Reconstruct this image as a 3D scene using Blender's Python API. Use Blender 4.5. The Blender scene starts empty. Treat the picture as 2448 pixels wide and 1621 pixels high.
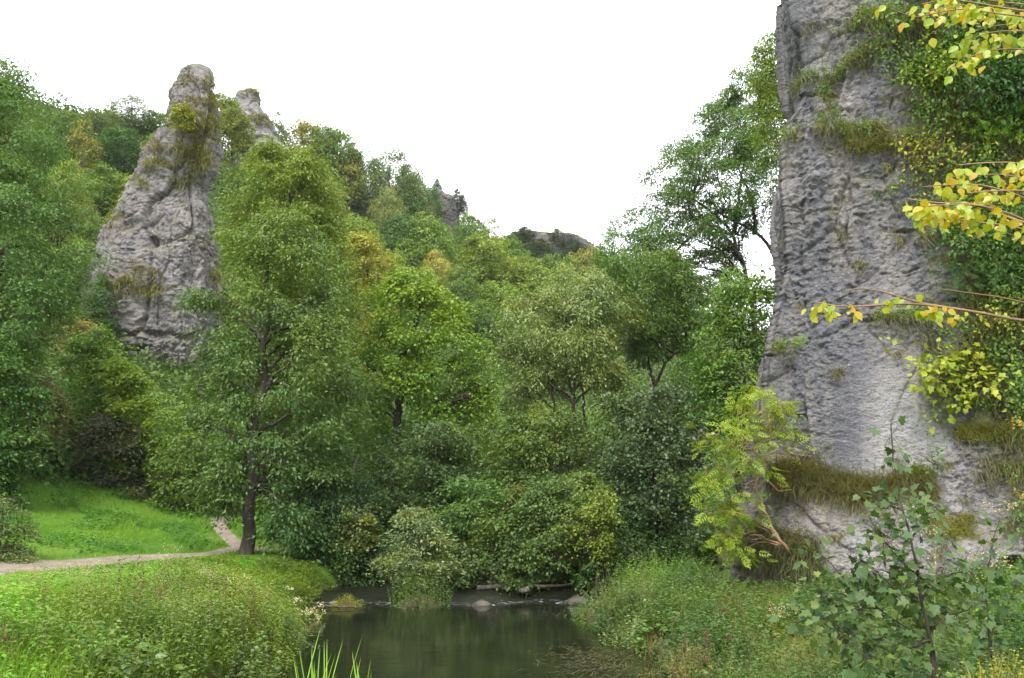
import bpy, math, random
import numpy as np
from mathutils import Vector
from mathutils.kdtree import KDTree

rng = np.random.default_rng(7)
random.seed(7)
scene = bpy.context.scene
COL = scene.collection
R = math.radians

# ------------------------------------------------------------------ camera
CAMZ = 3.2
PITCH = R(10.5)
F = 30 / 36 * 1024
cp, sp = math.cos(PITCH), math.sin(PITCH)
cd = bpy.data.cameras.new("camera")
cam = bpy.data.objects.new("camera", cd)
COL.objects.link(cam)
cd.lens = 30
cd.sensor_width = 36
cd.clip_end = 4000
cd.clip_start = 0.05
cam.location = (0, 0, CAMZ)
cam.rotation_euler = (math.pi / 2 + PITCH, 0, 0)
scene.camera = cam


def P(px, py, Y):
    """point at ground distance Y seen at photo position (px, py)"""
    u = (px - 512) / F
    v = (py - 339) / F
    t = Y / (cp + v * sp)
    return np.array((u * t, Y, CAMZ + (sp - v * cp) * t))


def project(pts):
    d = pts - np.array((0, 0, CAMZ))
    w = d[:, 1] * cp + d[:, 2] * sp
    w = np.where(np.abs(w) < 1e-6, 1e-6, w)
    up = -d[:, 1] * sp + d[:, 2] * cp
    return 512 + F * d[:, 0] / w, 339 - F * up / w, w


# ------------------------------------------------------------------ noise
_perm = np.random.default_rng(3).permutation(256)
_perm = np.concatenate([_perm, _perm, _perm])
_g = np.random.default_rng(5).normal(size=(256, 3))
_g /= np.linalg.norm(_g, axis=1)[:, None]


def noise3(p):
    p = np.asarray(p, float)
    i = np.floor(p).astype(int)
    f = p - i
    i &= 255
    u = f * f * f * (f * (f * 6 - 15) + 10)
    out = 0
    for dx in (0, 1):
        wx = u[:, 0] if dx else 1 - u[:, 0]
        for dy in (0, 1):
            wy = u[:, 1] if dy else 1 - u[:, 1]
            for dz in (0, 1):
                wz = u[:, 2] if dz else 1 - u[:, 2]
                g = _g[_perm[_perm[_perm[(i[:, 0] + dx) & 255] + ((i[:, 1] + dy) & 255)] + ((i[:, 2] + dz) & 255)] & 255]
                out = out + wx * wy * wz * (g[:, 0] * (f[:, 0] - dx) + g[:, 1] * (f[:, 1] - dy) + g[:, 2] * (f[:, 2] - dz))
    return out * 1.6


def fbm(p, octv=4, ridged=False):
    a, s, o = 1.0, 0, 0
    p = np.array(p, float)
    for k in range(octv):
        n = noise3(p + k * 17.3)
        if ridged:
            n = 1 - 2 * np.abs(n)
        s = s + a * n
        o += a
        a *= 0.5
        p = p * 2.03
    return s / o


_cj = np.random.default_rng(11).random((256, 4))


def worley(p):
    """nearest-cell noise: gap to the cell border, a random number per cell, offset from the cell's centre"""
    p = np.asarray(p, float)
    i0 = np.floor(p).astype(int)
    f1 = np.full(len(p), 9.0); f2 = f1.copy()
    cid = np.zeros(len(p)); off = np.zeros((len(p), 3))
    for dx in (-1, 0, 1):
        for dy in (-1, 0, 1):
            for dz in (-1, 0, 1):
                c = i0 + np.array((dx, dy, dz))
                h = _perm[_perm[_perm[c[:, 0] & 255] + (c[:, 1] & 255)] + (c[:, 2] & 255)] & 255
                v = p - c - _cj[h, :3]
                d = np.sqrt((v * v).sum(1))
                n1 = d < f1
                f2 = np.where(n1, f1, np.minimum(f2, d))
                cid = np.where(n1, _cj[h, 3], cid)
                off = np.where(n1[:, None], v, off)
                f1 = np.where(n1, d, f1)
    return f2 - f1, cid, off


def sstep(a, b, x):
    t = np.clip((x - a) / (b - a), 0, 1)
    return t * t * (3 - 2 * t)


# ------------------------------------------------------------------ mesh helpers
def build_mesh(name, verts, faces_list, tint=None, mats=(), smooth=False, attrs=None):
    """faces_list: arrays of faces, each array (n, k) with constant k"""
    me = bpy.data.meshes.new(name)
    verts = np.asarray(verts, np.float32)
    faces_list = [np.asarray(f, np.int32) for f in faces_list if len(f)]
    loops = np.concatenate([f.ravel() for f in faces_list])
    starts = []
    off = 0
    for f in faces_list:
        starts.append(off + np.arange(len(f)) * f.shape[1])
        off += f.size
    starts = np.concatenate(starts).astype(np.int32)
    me.vertices.add(len(verts))
    me.vertices.foreach_set('co', verts.ravel())
    me.loops.add(len(loops))
    me.loops.foreach_set('vertex_index', loops)
    me.polygons.add(len(starts))
    me.polygons.foreach_set('loop_start', starts)
    if smooth:
        me.polygons.foreach_set('use_smooth', np.ones(len(starts), bool))
    me.update(calc_edges=True)
    if tint is not None:
        a = me.attributes.new('tint', 'FLOAT', 'FACE')
        a.data.foreach_set('value', np.asarray(tint, np.float32))
    for k, (dom, val) in (attrs or {}).items():
        a = me.attributes.new(k, 'FLOAT', dom)
        a.data.foreach_set('value', np.asarray(val, np.float32))
    for m in mats:
        me.materials.append(m)
    return me


def obj(name, me, parent=None, color=None, loc=None):
    o = bpy.data.objects.new(name, me)
    COL.objects.link(o)
    if parent is not None:
        o.parent = parent
    if loc is not None:
        o.location = loc
    if color is not None:
        o.color = (*color, 1)
    return o


def tag(o, label=None, cat=None, group=None, kind=None):
    if label: o['label'] = label
    if cat: o['category'] = cat
    if group: o['group'] = group
    if kind: o['kind'] = kind
    return o


def thing(name, label, cat, loc, group=None):
    o = bpy.data.objects.new(name, None)
    o.empty_display_size = 0.3
    COL.objects.link(o)
    o.location = loc
    return tag(o, label, cat, group)


class Bag:
    """collects leaf / blade / tube geometry"""
    def __init__(self):
        self.v = []; self.f = {}; self.t = {}; self.n = 0

    def add(self, verts, faces, tint):
        """faces: list of arrays, tint: list of arrays"""
        self.v.append(verts)
        for f, t in zip(faces, tint):
            k = f.shape[1]
            self.f.setdefault(k, []).append(f + self.n)
            self.t.setdefault(k, []).append(t)
        self.n += len(verts)

    def stamp(self, tv, tf, c, d, nrm, ln, wd, tint):
        """stamp a template (side, along, normal) at every centre"""
        d = d / np.linalg.norm(d, axis=1)[:, None]
        s = np.cross(d, nrm)
        s /= np.linalg.norm(s, axis=1)[:, None] + 1e-9
        n = np.cross(s, d)
        tv = np.asarray(tv, float)
        V = (c[:, None, :] + s[:, None, :] * (tv[None, :, 0:1] * wd[:, None, None])
             + d[:, None, :] * (tv[None, :, 1:2] * ln[:, None, None])
             + n[:, None, :] * (tv[None, :, 2:3] * ln[:, None, None]))
        k = len(tv)
        base = np.arange(len(c))[:, None, None] * k
        fs, ts = [], []
        for f in tf:
            f = np.asarray(f)
            fs.append((f[None] + base).reshape(-1, f.shape[1]))
            ts.append(np.repeat(tint, len(f)))
        self.add(V.reshape(-1, 3), fs, ts)

    def mesh(self, name, mat, smooth=False, off=(0, 0, 0)):
        ks = sorted(self.f)
        fl = [np.concatenate(self.f[k]) for k in ks]
        tl = np.concatenate([np.concatenate(self.t[k]) for k in ks])
        return build_mesh(name, np.concatenate(self.v) - np.array(off), fl, tl, [mat], smooth)


# leaf templates: (side, along, normal)
DIAMOND = ([(0, 0, 0), (.5, .45, .06), (0, 1, -.12), (-.5, .45, .06)], [[(0, 1, 2, 3)]])
OVATE = ([(0, 0, 0), (.36, .18, .03), (.5, .45, .05), (.3, .78, .0), (0, 1.05, -.12), (-.3, .78, 0), (-.5, .45, .05), (-.36, .18, .03), (0, .5, -.03)],
         [[(8, 0, 1), (8, 1, 2), (8, 2, 3), (8, 3, 4), (8, 4, 5), (8, 5, 6), (8, 6, 7), (8, 7, 0)]])
_pal = [(0, 0), (.28, -.08), (.5, .12), (.36, .3), (.52, .62), (.24, .6), (.16, .8), (0, 1.08), (-.16, .8), (-.24, .6), (-.52, .62), (-.36, .3), (-.5, .12), (-.28, -.08)]
PALM = ([(x, y, .10 * abs(x) - .12 * max(0, y - .5)) for x, y in _pal] + [(0, .35, -.02)],
        [[(14, i, (i + 1) % 14) for i in range(14)]])


def pinnate(pairs=4):
    v, f = [], []
    def leaf(x, y, ang, l):
        b = len(v)
        ca, sa = math.cos(ang), math.sin(ang)
        for s, a, z in ((0, 0, 0), (.16, .45, .03), (0, 1, -.1), (-.16, .45, .03)):
            s *= l; a *= l
            v.append((x + s * ca + a * sa, y - s * sa + a * ca, z * l - .16 * y * y))
        f.append((b, b + 1, b + 2, b + 3))
    for k in range(pairs):
        y = .16 + .6 * k / (pairs - 1)
        l = .42 - .06 * abs(k - 1)
        leaf(0, y, 1.05, l); leaf(0, y, -1.05, l)
    leaf(0, .76, 0, .4)
    return v, [f]


PINN = pinnate()


def blade(bend=.35, seg=3):
    v, f = [], []
    for k in range(seg):
        t = k / seg
        w = .5 * (1 - t * .75)
        v += [(-w, t, -bend * t * t), (w, t, -bend * t * t)]
    v.append((0, 1, -bend))
    for k in range(seg - 1):
        f.append((2 * k, 2 * k + 1, 2 * k + 3, 2 * k + 2))
    q = f
    return v, [q, [(2 * seg - 2, 2 * seg - 1, 2 * seg)]]


BLADE = blade()
HANG = blade(.75, 4)


def tube(bag, pts, radii, sides=6, tint=.5):
    pts = np.asarray(pts, float)
    n = len(pts)
    if n < 2:
        return
    tan = np.gradient(pts, axis=0)
    tan /= np.linalg.norm(tan, axis=1)[:, None] + 1e-9
    ref = np.array((0.31, 0.95, 0.05)) if abs(tan[0, 2]) > .6 else np.array((0, 0, 1.0))
    a = np.cross(tan, ref); a /= np.linalg.norm(a, axis=1)[:, None] + 1e-9
    b = np.cross(tan, a)
    th = np.arange(sides) / sides * 2 * math.pi
    rad = np.asarray(radii, float)[:, None, None]
    V = pts[:, None, :] + rad * (np.cos(th)[None, :, None] * a[:, None, :] + np.sin(th)[None, :, None] * b[:, None, :])
    i = np.arange(n - 1)[:, None] * sides
    j = np.arange(sides)[None]
    j2 = (j + 1) % sides
    q = np.stack([i + j, i + j2, i + sides + j2, i + sides + j], -1).reshape(-1, 4)
    bag.add(V.reshape(-1, 3), [q], [np.full(len(q), tint)])


def curve(p0, p1, bulge=None, n=7, wob=.06, r=None):
    r = r or rng
    p0 = np.asarray(p0, float); p1 = np.asarray(p1, float)
    t = np.linspace(0, 1, n)[:, None]
    L = np.linalg.norm(p1 - p0)
    m = (p0 + p1) / 2 + (bulge if bulge is not None else 0)
    c = (1 - t) ** 2 * p0 + 2 * t * (1 - t) * m + t * t * p1
    w = r.normal(size=(n, 3)) * wob * L * np.sin(t * math.pi)
    return c + w


def smooth_line(pts, n):
    pts = np.asarray(pts, float)
    d = np.concatenate([[0], np.cumsum(np.linalg.norm(np.diff(pts, axis=0), axis=1))])
    s = np.linspace(0, d[-1], n)
    out = np.stack([np.interp(s, d, pts[:, k]) for k in range(pts.shape[1])], 1)
    for _ in range(2):
        o2 = out.copy()
        o2[1:-1] = .25 * out[:-2] + .5 * out[1:-1] + .25 * out[2:]
        out = o2
    return out


# ------------------------------------------------------------------ materials
def mat_new(name):
    m = bpy.data.materials.new(name)
    m.use_nodes = True
    nt = m.node_tree
    nt.nodes.clear()
    out = nt.nodes.new('ShaderNodeOutputMaterial')
    return m, nt, out


def N(nt, typ, **kw):
    n = nt.nodes.new(typ)
    for k, v in kw.items():
        if k.startswith('i_'):
            key = k[2:]
            n.inputs[int(key) if key.isdigit() else key.replace('_', ' ')].default_value = v
        else:
            setattr(n, k, v)
    return n


def lk(nt, a, b):
    nt.links.new(a, b)


def mixc(nt, fac, a, b, blend='MIX'):
    n = nt.nodes.new('ShaderNodeMix')
    n.data_type = 'RGBA'
    n.blend_type = blend
    for sock, val in ((n.inputs[0], fac), (n.inputs[6], a), (n.inputs[7], b)):
        if isinstance(val, bpy.types.NodeSocket):
            nt.links.new(val, sock)
        elif isinstance(val, (int, float)):
            sock.default_value = val
        else:
            sock.default_value = (*val, 1) if len(val) == 3 else val
    return n.outputs[2]


def ramp(nt, fac, stops):
    n = nt.nodes.new('ShaderNodeValToRGB')
    e = n.color_ramp.elements
    while len(e) > 1:
        e.remove(e[0])
    e[0].position = stops[0][0]
    c = stops[0][1]
    e[0].color = (*c, 1) if not isinstance(c, (int, float)) else (c, c, c, 1)
    for p, c in stops[1:]:
        el = e.new(p)
        el.color = (*c, 1) if not isinstance(c, (int, float)) else (c, c, c, 1)
    nt.links.new(fac, n.inputs[0])
    return n.outputs[0]


def noise_tex(nt, vec, scale, detail=4, rough=.55, dist=0):
    n = nt.nodes.new('ShaderNodeTexNoise')
    n.inputs['Scale'].default_value = scale
    n.inputs['Detail'].default_value = detail
    n.inputs['Roughness'].default_value = rough
    n.inputs['Distortion'].default_value = dist
    if vec is not None:
        nt.links.new(vec, n.inputs['Vector'])
    return n.outputs[0]


def mapping(nt, vec, scale=(1, 1, 1), rot=(0, 0, 0)):
    n = nt.nodes.new('ShaderNodeMapping')
    n.inputs['Scale'].default_value = scale
    n.inputs['Rotation'].default_value = rot
    nt.links.new(vec, n.inputs[0])
    return n.outputs[0]


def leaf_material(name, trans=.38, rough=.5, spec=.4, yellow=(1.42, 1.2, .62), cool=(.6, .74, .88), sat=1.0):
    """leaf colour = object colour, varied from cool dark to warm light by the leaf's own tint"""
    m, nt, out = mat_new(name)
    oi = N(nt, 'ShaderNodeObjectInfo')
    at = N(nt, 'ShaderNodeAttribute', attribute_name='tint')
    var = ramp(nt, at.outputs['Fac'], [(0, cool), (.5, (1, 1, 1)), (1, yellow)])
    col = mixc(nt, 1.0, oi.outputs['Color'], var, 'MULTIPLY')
    b = N(nt, 'ShaderNodeBsdfPrincipled')
    lk(nt, col, b.inputs['Base Color'])
    b.inputs['Roughness'].default_value = rough
    b.inputs['Specular IOR Level'].default_value = spec
    tcol = mixc(nt, 1.0, col, (1.3, 1.3, .5), 'MULTIPLY')
    tr = N(nt, 'ShaderNodeBsdfTranslucent')
    lk(nt, tcol, tr.inputs['Color'])
    mx = N(nt, 'ShaderNodeMixShader')
    mx.inputs[0].default_value = trans
    lk(nt, b.outputs[0], mx.inputs[1]); lk(nt, tr.outputs[0], mx.inputs[2])
    lk(nt, mx.outputs[0], out.inputs[0])
    return m


def simple_rough(name, stops, scale=3, bump=.3, rough=.9, stretch=(1, 1, 1), bscale=20, coord='Object'):
    m, nt, out = mat_new(name)
    tc = N(nt, 'ShaderNodeTexCoord')
    v = mapping(nt, tc.outputs[coord], stretch)
    n1 = noise_tex(nt, v, scale, 6, .6)
    col = ramp(nt, n1, stops)
    b = N(nt, 'ShaderNodeBsdfPrincipled')
    lk(nt, col, b.inputs['Base Color'])
    b.inputs['Roughness'].default_value = rough
    b.inputs['Specular IOR Level'].default_value = .25
    n2 = noise_tex(nt, v, bscale, 5, .65)
    bp = N(nt, 'ShaderNodeBump'); bp.inputs['Strength'].default_value = bump; bp.inputs['Distance'].default_value = .05
    lk(nt, n2, bp.inputs['Height']); lk(nt, bp.outputs[0], b.inputs['Normal'])
    lk(nt, b.outputs[0], out.inputs[0])
    return m


def rock_material(name, moss=.35, blue=.6, pale=.5, scale=1.0, tone=1.0):
    m, nt, out = mat_new(name)
    geo = N(nt, 'ShaderNodeNewGeometry')
    pos = geo.outputs['Position']
    big = noise_tex(nt, mapping(nt, pos, (.18 * scale, .18 * scale, .12 * scale)), 1, 4, .6)
    streak = noise_tex(nt, mapping(nt, pos, (.8 * scale, .8 * scale, .07 * scale)), 1, 5, .6, .4)
    fine = noise_tex(nt, mapping(nt, pos, (4 * scale, 4 * scale, 7 * scale)), 1, 6, .7)
    mid = noise_tex(nt, mapping(nt, pos, (1.3 * scale, 1.3 * scale, 1.6 * scale)), 1, 6, .65)
    col = ramp(nt, mid, [(.3, (0.138, 0.126, 0.120)), (.45, (0.210, 0.196, 0.181)), (.6, (0.268, 0.249, 0.229)), (.75, (0.326, 0.312, 0.290))])
    bl = ramp(nt, streak, [(.44, 0.0), (.62, blue)])
    col = mixc(nt, bl, col, (0.142, 0.142, 0.164))
    tan = ramp(nt, noise_tex(nt, mapping(nt, pos, (.5 * scale, .5 * scale, .3 * scale)), 1.3, 5, .65), [(.52, 0.0), (.68, .5)])
    col = mixc(nt, tan, col, (0.217, 0.170, 0.116))
    pl = ramp(nt, big, [(.48, 0.0), (.62, pale)])
    col = mixc(nt, pl, col, (0.334, 0.326, 0.312))
    fl = ramp(nt, fine, [(.60, 0.0), (.72, .55)])
    col = mixc(nt, fl, col, (0.406, 0.399, 0.384))
    dk = ramp(nt, fine, [(.30, .7), (.42, 0.0)])
    col = mixc(nt, dk, col, (0.072, 0.070, 0.065))
    ap = N(nt, 'ShaderNodeAttribute', attribute_name='pale')
    pm = N(nt, 'ShaderNodeMath', operation='MULTIPLY'); lk(nt, ap.outputs['Fac'], pm.inputs[0]); lk(nt, ramp(nt, mid, [(.3, .35), (.55, 1.0)]), pm.inputs[1])
    col = mixc(nt, pm.outputs[0], col, mixc(nt, fine, (.22, .21, .205), (.42, .415, .40)))
    ast = N(nt, 'ShaderNodeAttribute', attribute_name='stain')
    sm = N(nt, 'ShaderNodeMath', operation='MULTIPLY'); lk(nt, ast.outputs['Fac'], sm.inputs[0]); lk(nt, ramp(nt, streak, [(.36, 0.0), (.52, 1.0)]), sm.inputs[1])
    col = mixc(nt, sm.outputs[0], col, (.125, .125, .136))
    pit = noise_tex(nt, mapping(nt, pos, (11 * scale, 11 * scale, 16 * scale)), 1, 4, .7)
    col = mixc(nt, ramp(nt, pit, [(.32, .85), (.45, 0.0)]), col, (.045, .04, .04))
    col = mixc(nt, ramp(nt, pit, [(.59, 0.0), (.70, .55)]), col, (.50, .47, .44))
    col = mixc(nt, 1.0, col, (tone, tone, tone * 1.02), 'MULTIPLY')
    # moss and thin turf hold on the surfaces that face up and in damp patches
    sx = N(nt, 'ShaderNodeSeparateXYZ'); lk(nt, geo.outputs['Normal'], sx.inputs[0])
    up = N(nt, 'ShaderNodeMath', operation='MULTIPLY_ADD'); lk(nt, sx.outputs[2], up.inputs[0])
    up.inputs[1].default_value = .55
    lk(nt, noise_tex(nt, mapping(nt, pos, (.6 * scale,) * 3), 1.2, 5, .7), up.inputs[2])
    am = N(nt, 'ShaderNodeAttribute', attribute_name='mossy')
    ad = N(nt, 'ShaderNodeMath', operation='MULTIPLY_ADD'); lk(nt, am.outputs['Fac'], ad.inputs[0]); ad.inputs[1].default_value = .42; lk(nt, up.outputs[0], ad.inputs[2])
    up = ad
    mm = ramp(nt, up.outputs[0], [(.86 - moss * .35, 0.0), (1.02 - moss * .35, .85)])
    mcol = ramp(nt, mid, [(.35, (.06, .07, .016)), (.5, (.10, .11, .024)), (.65, (.13, .115, .04))])
    col = mixc(nt, mm, col, mcol)
    b = N(nt, 'ShaderNodeBsdfPrincipled')
    lk(nt, col, b.inputs['Base Color'])
    b.inputs['Roughness'].default_value = .92
    b.inputs['Specular IOR Level'].default_value = .2
    vo = N(nt, 'ShaderNodeTexVoronoi', feature='DISTANCE_TO_EDGE')
    lk(nt, mapping(nt, mixc(nt, .06, pos, N(nt, 'ShaderNodeTexNoise', i_Scale=1.5 * scale).outputs['Color'], 'ADD'), (3.2 * scale, 3.2 * scale, 5.5 * scale)), vo.inputs['Vector'])
    vo.inputs['Scale'].default_value = 1
    vh = ramp(nt, vo.outputs['Distance'], [(0, 0.0), (.12, .75), (.5, 1.0)])
    bp0 = N(nt, 'ShaderNodeBump'); bp0.inputs['Strength'].default_value = .25; bp0.inputs['Distance'].default_value = .06 / scale
    lk(nt, vh, bp0.inputs['Height'])
    bp = N(nt, 'ShaderNodeBump'); bp.inputs['Strength'].default_value = 1.0; bp.inputs['Distance'].default_value = .16 / scale
    lk(nt, bp0.outputs[0], bp.inputs['Normal'])
    lk(nt, fine, bp.inputs['Height'])
    bp2 = N(nt, 'ShaderNodeBump'); bp2.inputs['Strength'].default_value = .8; bp2.inputs['Distance'].default_value = .03 / scale
    lk(nt, noise_tex(nt, pos, 18 * scale, 5, .7), bp2.inputs['Height'])
    lk(nt, bp.outputs[0], bp2.inputs['Normal'])
    lk(nt, bp2.outputs[0], b.inputs['Normal'])
    lk(nt, b.outputs[0], out.inputs[0])
    return m


M_LEAF = leaf_material('leaf', .29, .52, .27)
M_GLOSS = leaf_material('glossy_leaf', .25, .44, .42)
M_GRASS = leaf_material('grass_blade', .35, .6, .25, (1.4, 1.1, .75), (.7, .85, .9))
M_YELLOW = leaf_material('autumn_leaf', .45, .4, .4, (1.25, .78, .35), (.62, .95, .7))
M_BARK = simple_rough('bark', [(.3, (.018, .015, .011)), (.5, (.04, .033, .025)), (.7, (.08, .067, .05))], 4, .8, .9, (1, 1, .25), 9)
M_MOSSBARK = simple_rough('mossy_bark', [(.35, (.05, .04, .02)), (.5, (.10, .09, .03)), (.65, (.17, .15, .03))], 4, .8, .9, (1, 1, .5), 9)
M_BROWNBARK = simple_rough('brown_bark', [(.3, (.10, .06, .035)), (.7, (.26, .16, .09))], 4, .6, .85, (1, 1, .3), 12)
M_CLIFF = rock_material('cliff_limestone', .16, .85, .75, 1.0, .84)
M_TOR = rock_material('tor_limestone', .30, .35, .6, .55, .76)
M_FAR = rock_material('dark_limestone', .16, .6, .2, .4, .34)
M_STONE = simple_rough('wet_stone', [(.3, (.02, .018, .015)), (.7, (.07, .06, .045))], 3, .5, .5)
M_PATH = simple_rough('trodden_earth', [(.3, (.10, .08, .06)), (.5, (.15, .122, .096)), (.7, (.20, .165, .132))], 1.6, .5, .95, (1, 1, 1), 14)


# ------------------------------------------------------------------ terrain
LE = np.array([(-40, -26), (0, -9), (5, -6.2), (10, -4.9), (16, -4.1), (20, -4.6), (23.5, -5.7), (26.5, -6.1), (32, -5.2), (38, -1), (46, 4), (60, 12), (90, 40), (200, 140)], float)
RE = np.array([(-40, -14), (0, -2.2), (5, -.2), (10, 1.5), (12, 2.3), (16, 2.85), (20, 2.35), (23, 1.5), (25, 1.7), (28, 4.5), (31, 7.2), (34, 7.4), (38, 6.2), (46, 9), (60, 17), (90, 46), (200, 147)], float)


def ground_h(x, y):
    x = np.asarray(x, float); y = np.asarray(y, float)
    xl = np.interp(y, LE[:, 0], LE[:, 1]); xr = np.interp(y, RE[:, 0], RE[:, 1])
    dl = xl - x; dr = x - xr
    q = -.857 * x + .515 * y - 25
    meadow = 1.2 + .17 * np.clip(q - 1, 0, 26) * sstep(12, 22, y)
    s = -.737 * x + .676 * y
    hill = 45 * np.clip((s - 37) / 70, 0, 1.0) ** 1.5 + np.clip(s - 107, 0, 300) * .02
    hill = hill * sstep(20, 45, y + .2 * np.maximum(0, -x))
    nz = .12 * noise3(np.stack([x * .35, y * .35, x * 0], -1).reshape(-1, 3)).reshape(x.shape)
    nzb = 1.6 * noise3(np.stack([x * .06, y * .06, x * 0 + 4], -1).reshape(-1, 3)).reshape(x.shape)
    left = -.25 + (meadow + .25) * (.55 * sstep(-.15, .9, dl) + .45 * sstep(.3, 3.6, dl)) + hill
    near = sstep(14, 4, y)
    rb = np.minimum(.15 + dr * (.09 + .44 * near), 1.15 + .55 * near)
    xh = np.interp(y, [28, 34, 45, 60, 100, 200], [9.5, 8.6, 9.3, 18, 48, 150])
    rh = .85 * np.clip(x - xh, 0, 45) * sstep(27, 37, y)
    right = -.25 + (rb + .25) * sstep(-.15, .8, dr) + rh
    z = np.where(dl > dr, left, right)
    inside = (dl < 0) & (dr < 0)
    wz = np.interp(y, [26.3, 29], [0, .3])
    z = np.where(inside, -.5 + wz, z + np.where(y > 26, np.minimum(wz, .3), 0) * sstep(4, 0, np.maximum(dl, dr)))
    z = z + np.where(inside, .80 * np.exp(-((x + 2.8) / 1.0) ** 2 - ((y - 26.75) / .6) ** 2) + .62 * np.exp(-((x + 4.95) / .6) ** 2 - ((y - 26.4) / .5) ** 2), 0)
    return z + nz * np.where(inside, .4, 1) + nzb * sstep(44, 70, s)


def gz(x, y):
    return float(ground_h(np.array([x]), np.array([y]))[0])


def G(px, py, y0=6, y1=320):
    """first point of the ground seen at a photo position"""
    ys = np.geomspace(y0, y1, 700)
    u = (px - 512) / F; v = (py - 339) / F
    t = ys / (cp + v * sp)
    xs = u * t; zs = CAMZ + (sp - v * cp) * t
    below = zs <= ground_h(xs, ys)
    if not below.any():
        return None
    k = int(np.argmax(below))
    return np.array((xs[k], ys[k], float(ground_h(xs[k:k + 1], ys[k:k + 1])[0])))


def grid_axis(parts):
    out = []
    for a, b, st in parts:
        out.append(np.arange(a, b, st))
    return np.concatenate(out)


gx = grid_axis([(-500, -90, 20), (-90, -40, 2), (-40, -12, .5), (-12, 14, .22), (14, 40, .8), (40, 90, 3), (90, 520, 20)])
gy = grid_axis([(-60, 4, 2), (4, 34, .22), (34, 60, .6), (60, 200, 2), (200, 700, 20)])
X, Y = np.meshgrid(gx, gy)
Z = ground_h(X.ravel(), Y.ravel())
nx, ny = len(gx), len(gy)
ii = (np.arange(ny - 1)[:, None] * nx + np.arange(nx - 1)[None]).ravel()
gf = np.stack([ii, ii + 1, ii + nx + 1, ii + nx], 1)


def ground_material():
    m, nt, out = mat_new('meadow_soil')
    geo = N(nt, 'ShaderNodeNewGeometry')
    pos = geo.outputs['Position']
    n1 = noise_tex(nt, pos, .35, 5, .6)
    n2 = noise_tex(nt, pos, 5, 5, .7)
    col = ramp(nt, n1, [(.35, (.05, .11, .01)), (.5, (.065, .135, .012)), (.65, (.09, .15, .018))])
    col = mixc(nt, ramp(nt, n2, [(.45, 0.0), (.7, .55)]), col, (.05, .10, .012))
    # bare wet mud below the water line and at its margin, leaf litter under the trees of the hill
    sx = N(nt, 'ShaderNodeSeparateXYZ'); lk(nt, pos, sx.inputs[0])
    mud = ramp(nt, sx.outputs[2], [(.25, 1.0), (.55, 0.0)])
    col = mixc(nt, mud, col, (.055, .042, .028))
    hl = N(nt, 'ShaderNodeMapRange'); lk(nt, sx.outputs[2], hl.inputs[0])
    hl.inputs[1].default_value = 4.2; hl.inputs[2].default_value = 6
    col = mixc(nt, hl.outputs[0], col, mixc(nt, n2, (.03, .05, .012), (.07, .085, .025)))
    b = N(nt, 'ShaderNodeBsdfPrincipled')
    lk(nt, col, b.inputs['Base Color']); b.inputs['Roughness'].default_value = .95
    b.inputs['Specular IOR Level'].default_value = .1
    bp = N(nt, 'ShaderNodeBump'); bp.inputs['Strength'].default_value = .8; bp.inputs['Distance'].default_value = .1
    lk(nt, noise_tex(nt, pos, 9, 6, .7), bp.inputs['Height']); lk(nt, bp.outputs[0], b.inputs['Normal'])
    lk(nt, b.outputs[0], out.inputs[0])
    return m


me = build_mesh('ground', np.stack([X.ravel(), Y.ravel(), Z], 1), [gf], None, [ground_material()], True)
tag(obj('ground', me), kind='structure')


# ------------------------------------------------------------------ paths
def path_strip(name, pxs, widths):
    pts = []
    for p in pxs:
        g = G(*p) if len(p) == 2 else np.array((p[0], p[1], 0.0))
        pts.append(g[:2])
    pts = np.array(pts)
    n = 160
    line = smooth_line(pts, n)
    w = np.interp(np.linspace(0, 1, n), np.linspace(0, 1, len(widths)), widths)
    tan = np.gradient(line, axis=0); tan /= np.linalg.norm(tan, axis=1)[:, None]
    nor = np.stack([-tan[:, 1], tan[:, 0]], 1)
    m = 11
    off = np.linspace(-1, 1, m)
    wob = .10 * noise3(np.stack([line[:, 0] * 1.3, line[:, 1] * 1.3, line[:, 0] * 0], 1)) + .08 * noise3(np.stack([line[:, 0] * 4, line[:, 1] * 4, line[:, 0] * 0 + 9], 1))
    wob2 = .10 * noise3(np.stack([line[:, 0] * 1.3, line[:, 1] * 1.3, line[:, 0] * 0 + 5], 1))
    V = []
    for k, o in enumerate(off):
        ww = w + np.where(o > 0, wob, wob2) * 1.5
        xy = line + nor * (o * ww / 2)[:, None]
        zz = ground_h(xy[:, 0], xy[:, 1]) + .035 * (1 - abs(o) ** 6) - (.03 if abs(o) == 1 else 0)
        V.append(np.column_stack([xy, zz]))
    V = np.stack(V, 1).reshape(-1, 3)
    i = (np.arange(n - 1)[:, None] * m + np.arange(m - 1)[None]).ravel()
    f = np.stack([i, i + 1, i + m + 1, i + m], 1)
    tag(obj(name, build_mesh(name, V, [f], None, [M_PATH], True)), kind='structure')
    return line, w


path_main, pw1 = path_strip('path', [(-120, 590), (-60, 578), (0, 569), (70, 564), (140, 559), (200, 555), (240, 553), (262, 551), (290, 549)], [2.2, 2.2, 2.2, 2.0, 1.6, 1.0])
path_side, pw2 = path_strip('side_path', [(246, 552), (236, 545), (226, 535), (219, 526), (220, 519), (229, 514), (238, 509)], [.8, .75, .7, .8, 1.0])


def near_path(x, y, pad=.1):
    d = np.full(x.shape, 1e9)
    for ln, w in ((path_main, pw1), (path_side, pw2)):
        for k in range(0, len(ln), 3):
            d = np.minimum(d, np.hypot(x - ln[k, 0], y - ln[k, 1]) - w[k] / 2)
    return d < pad


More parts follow.
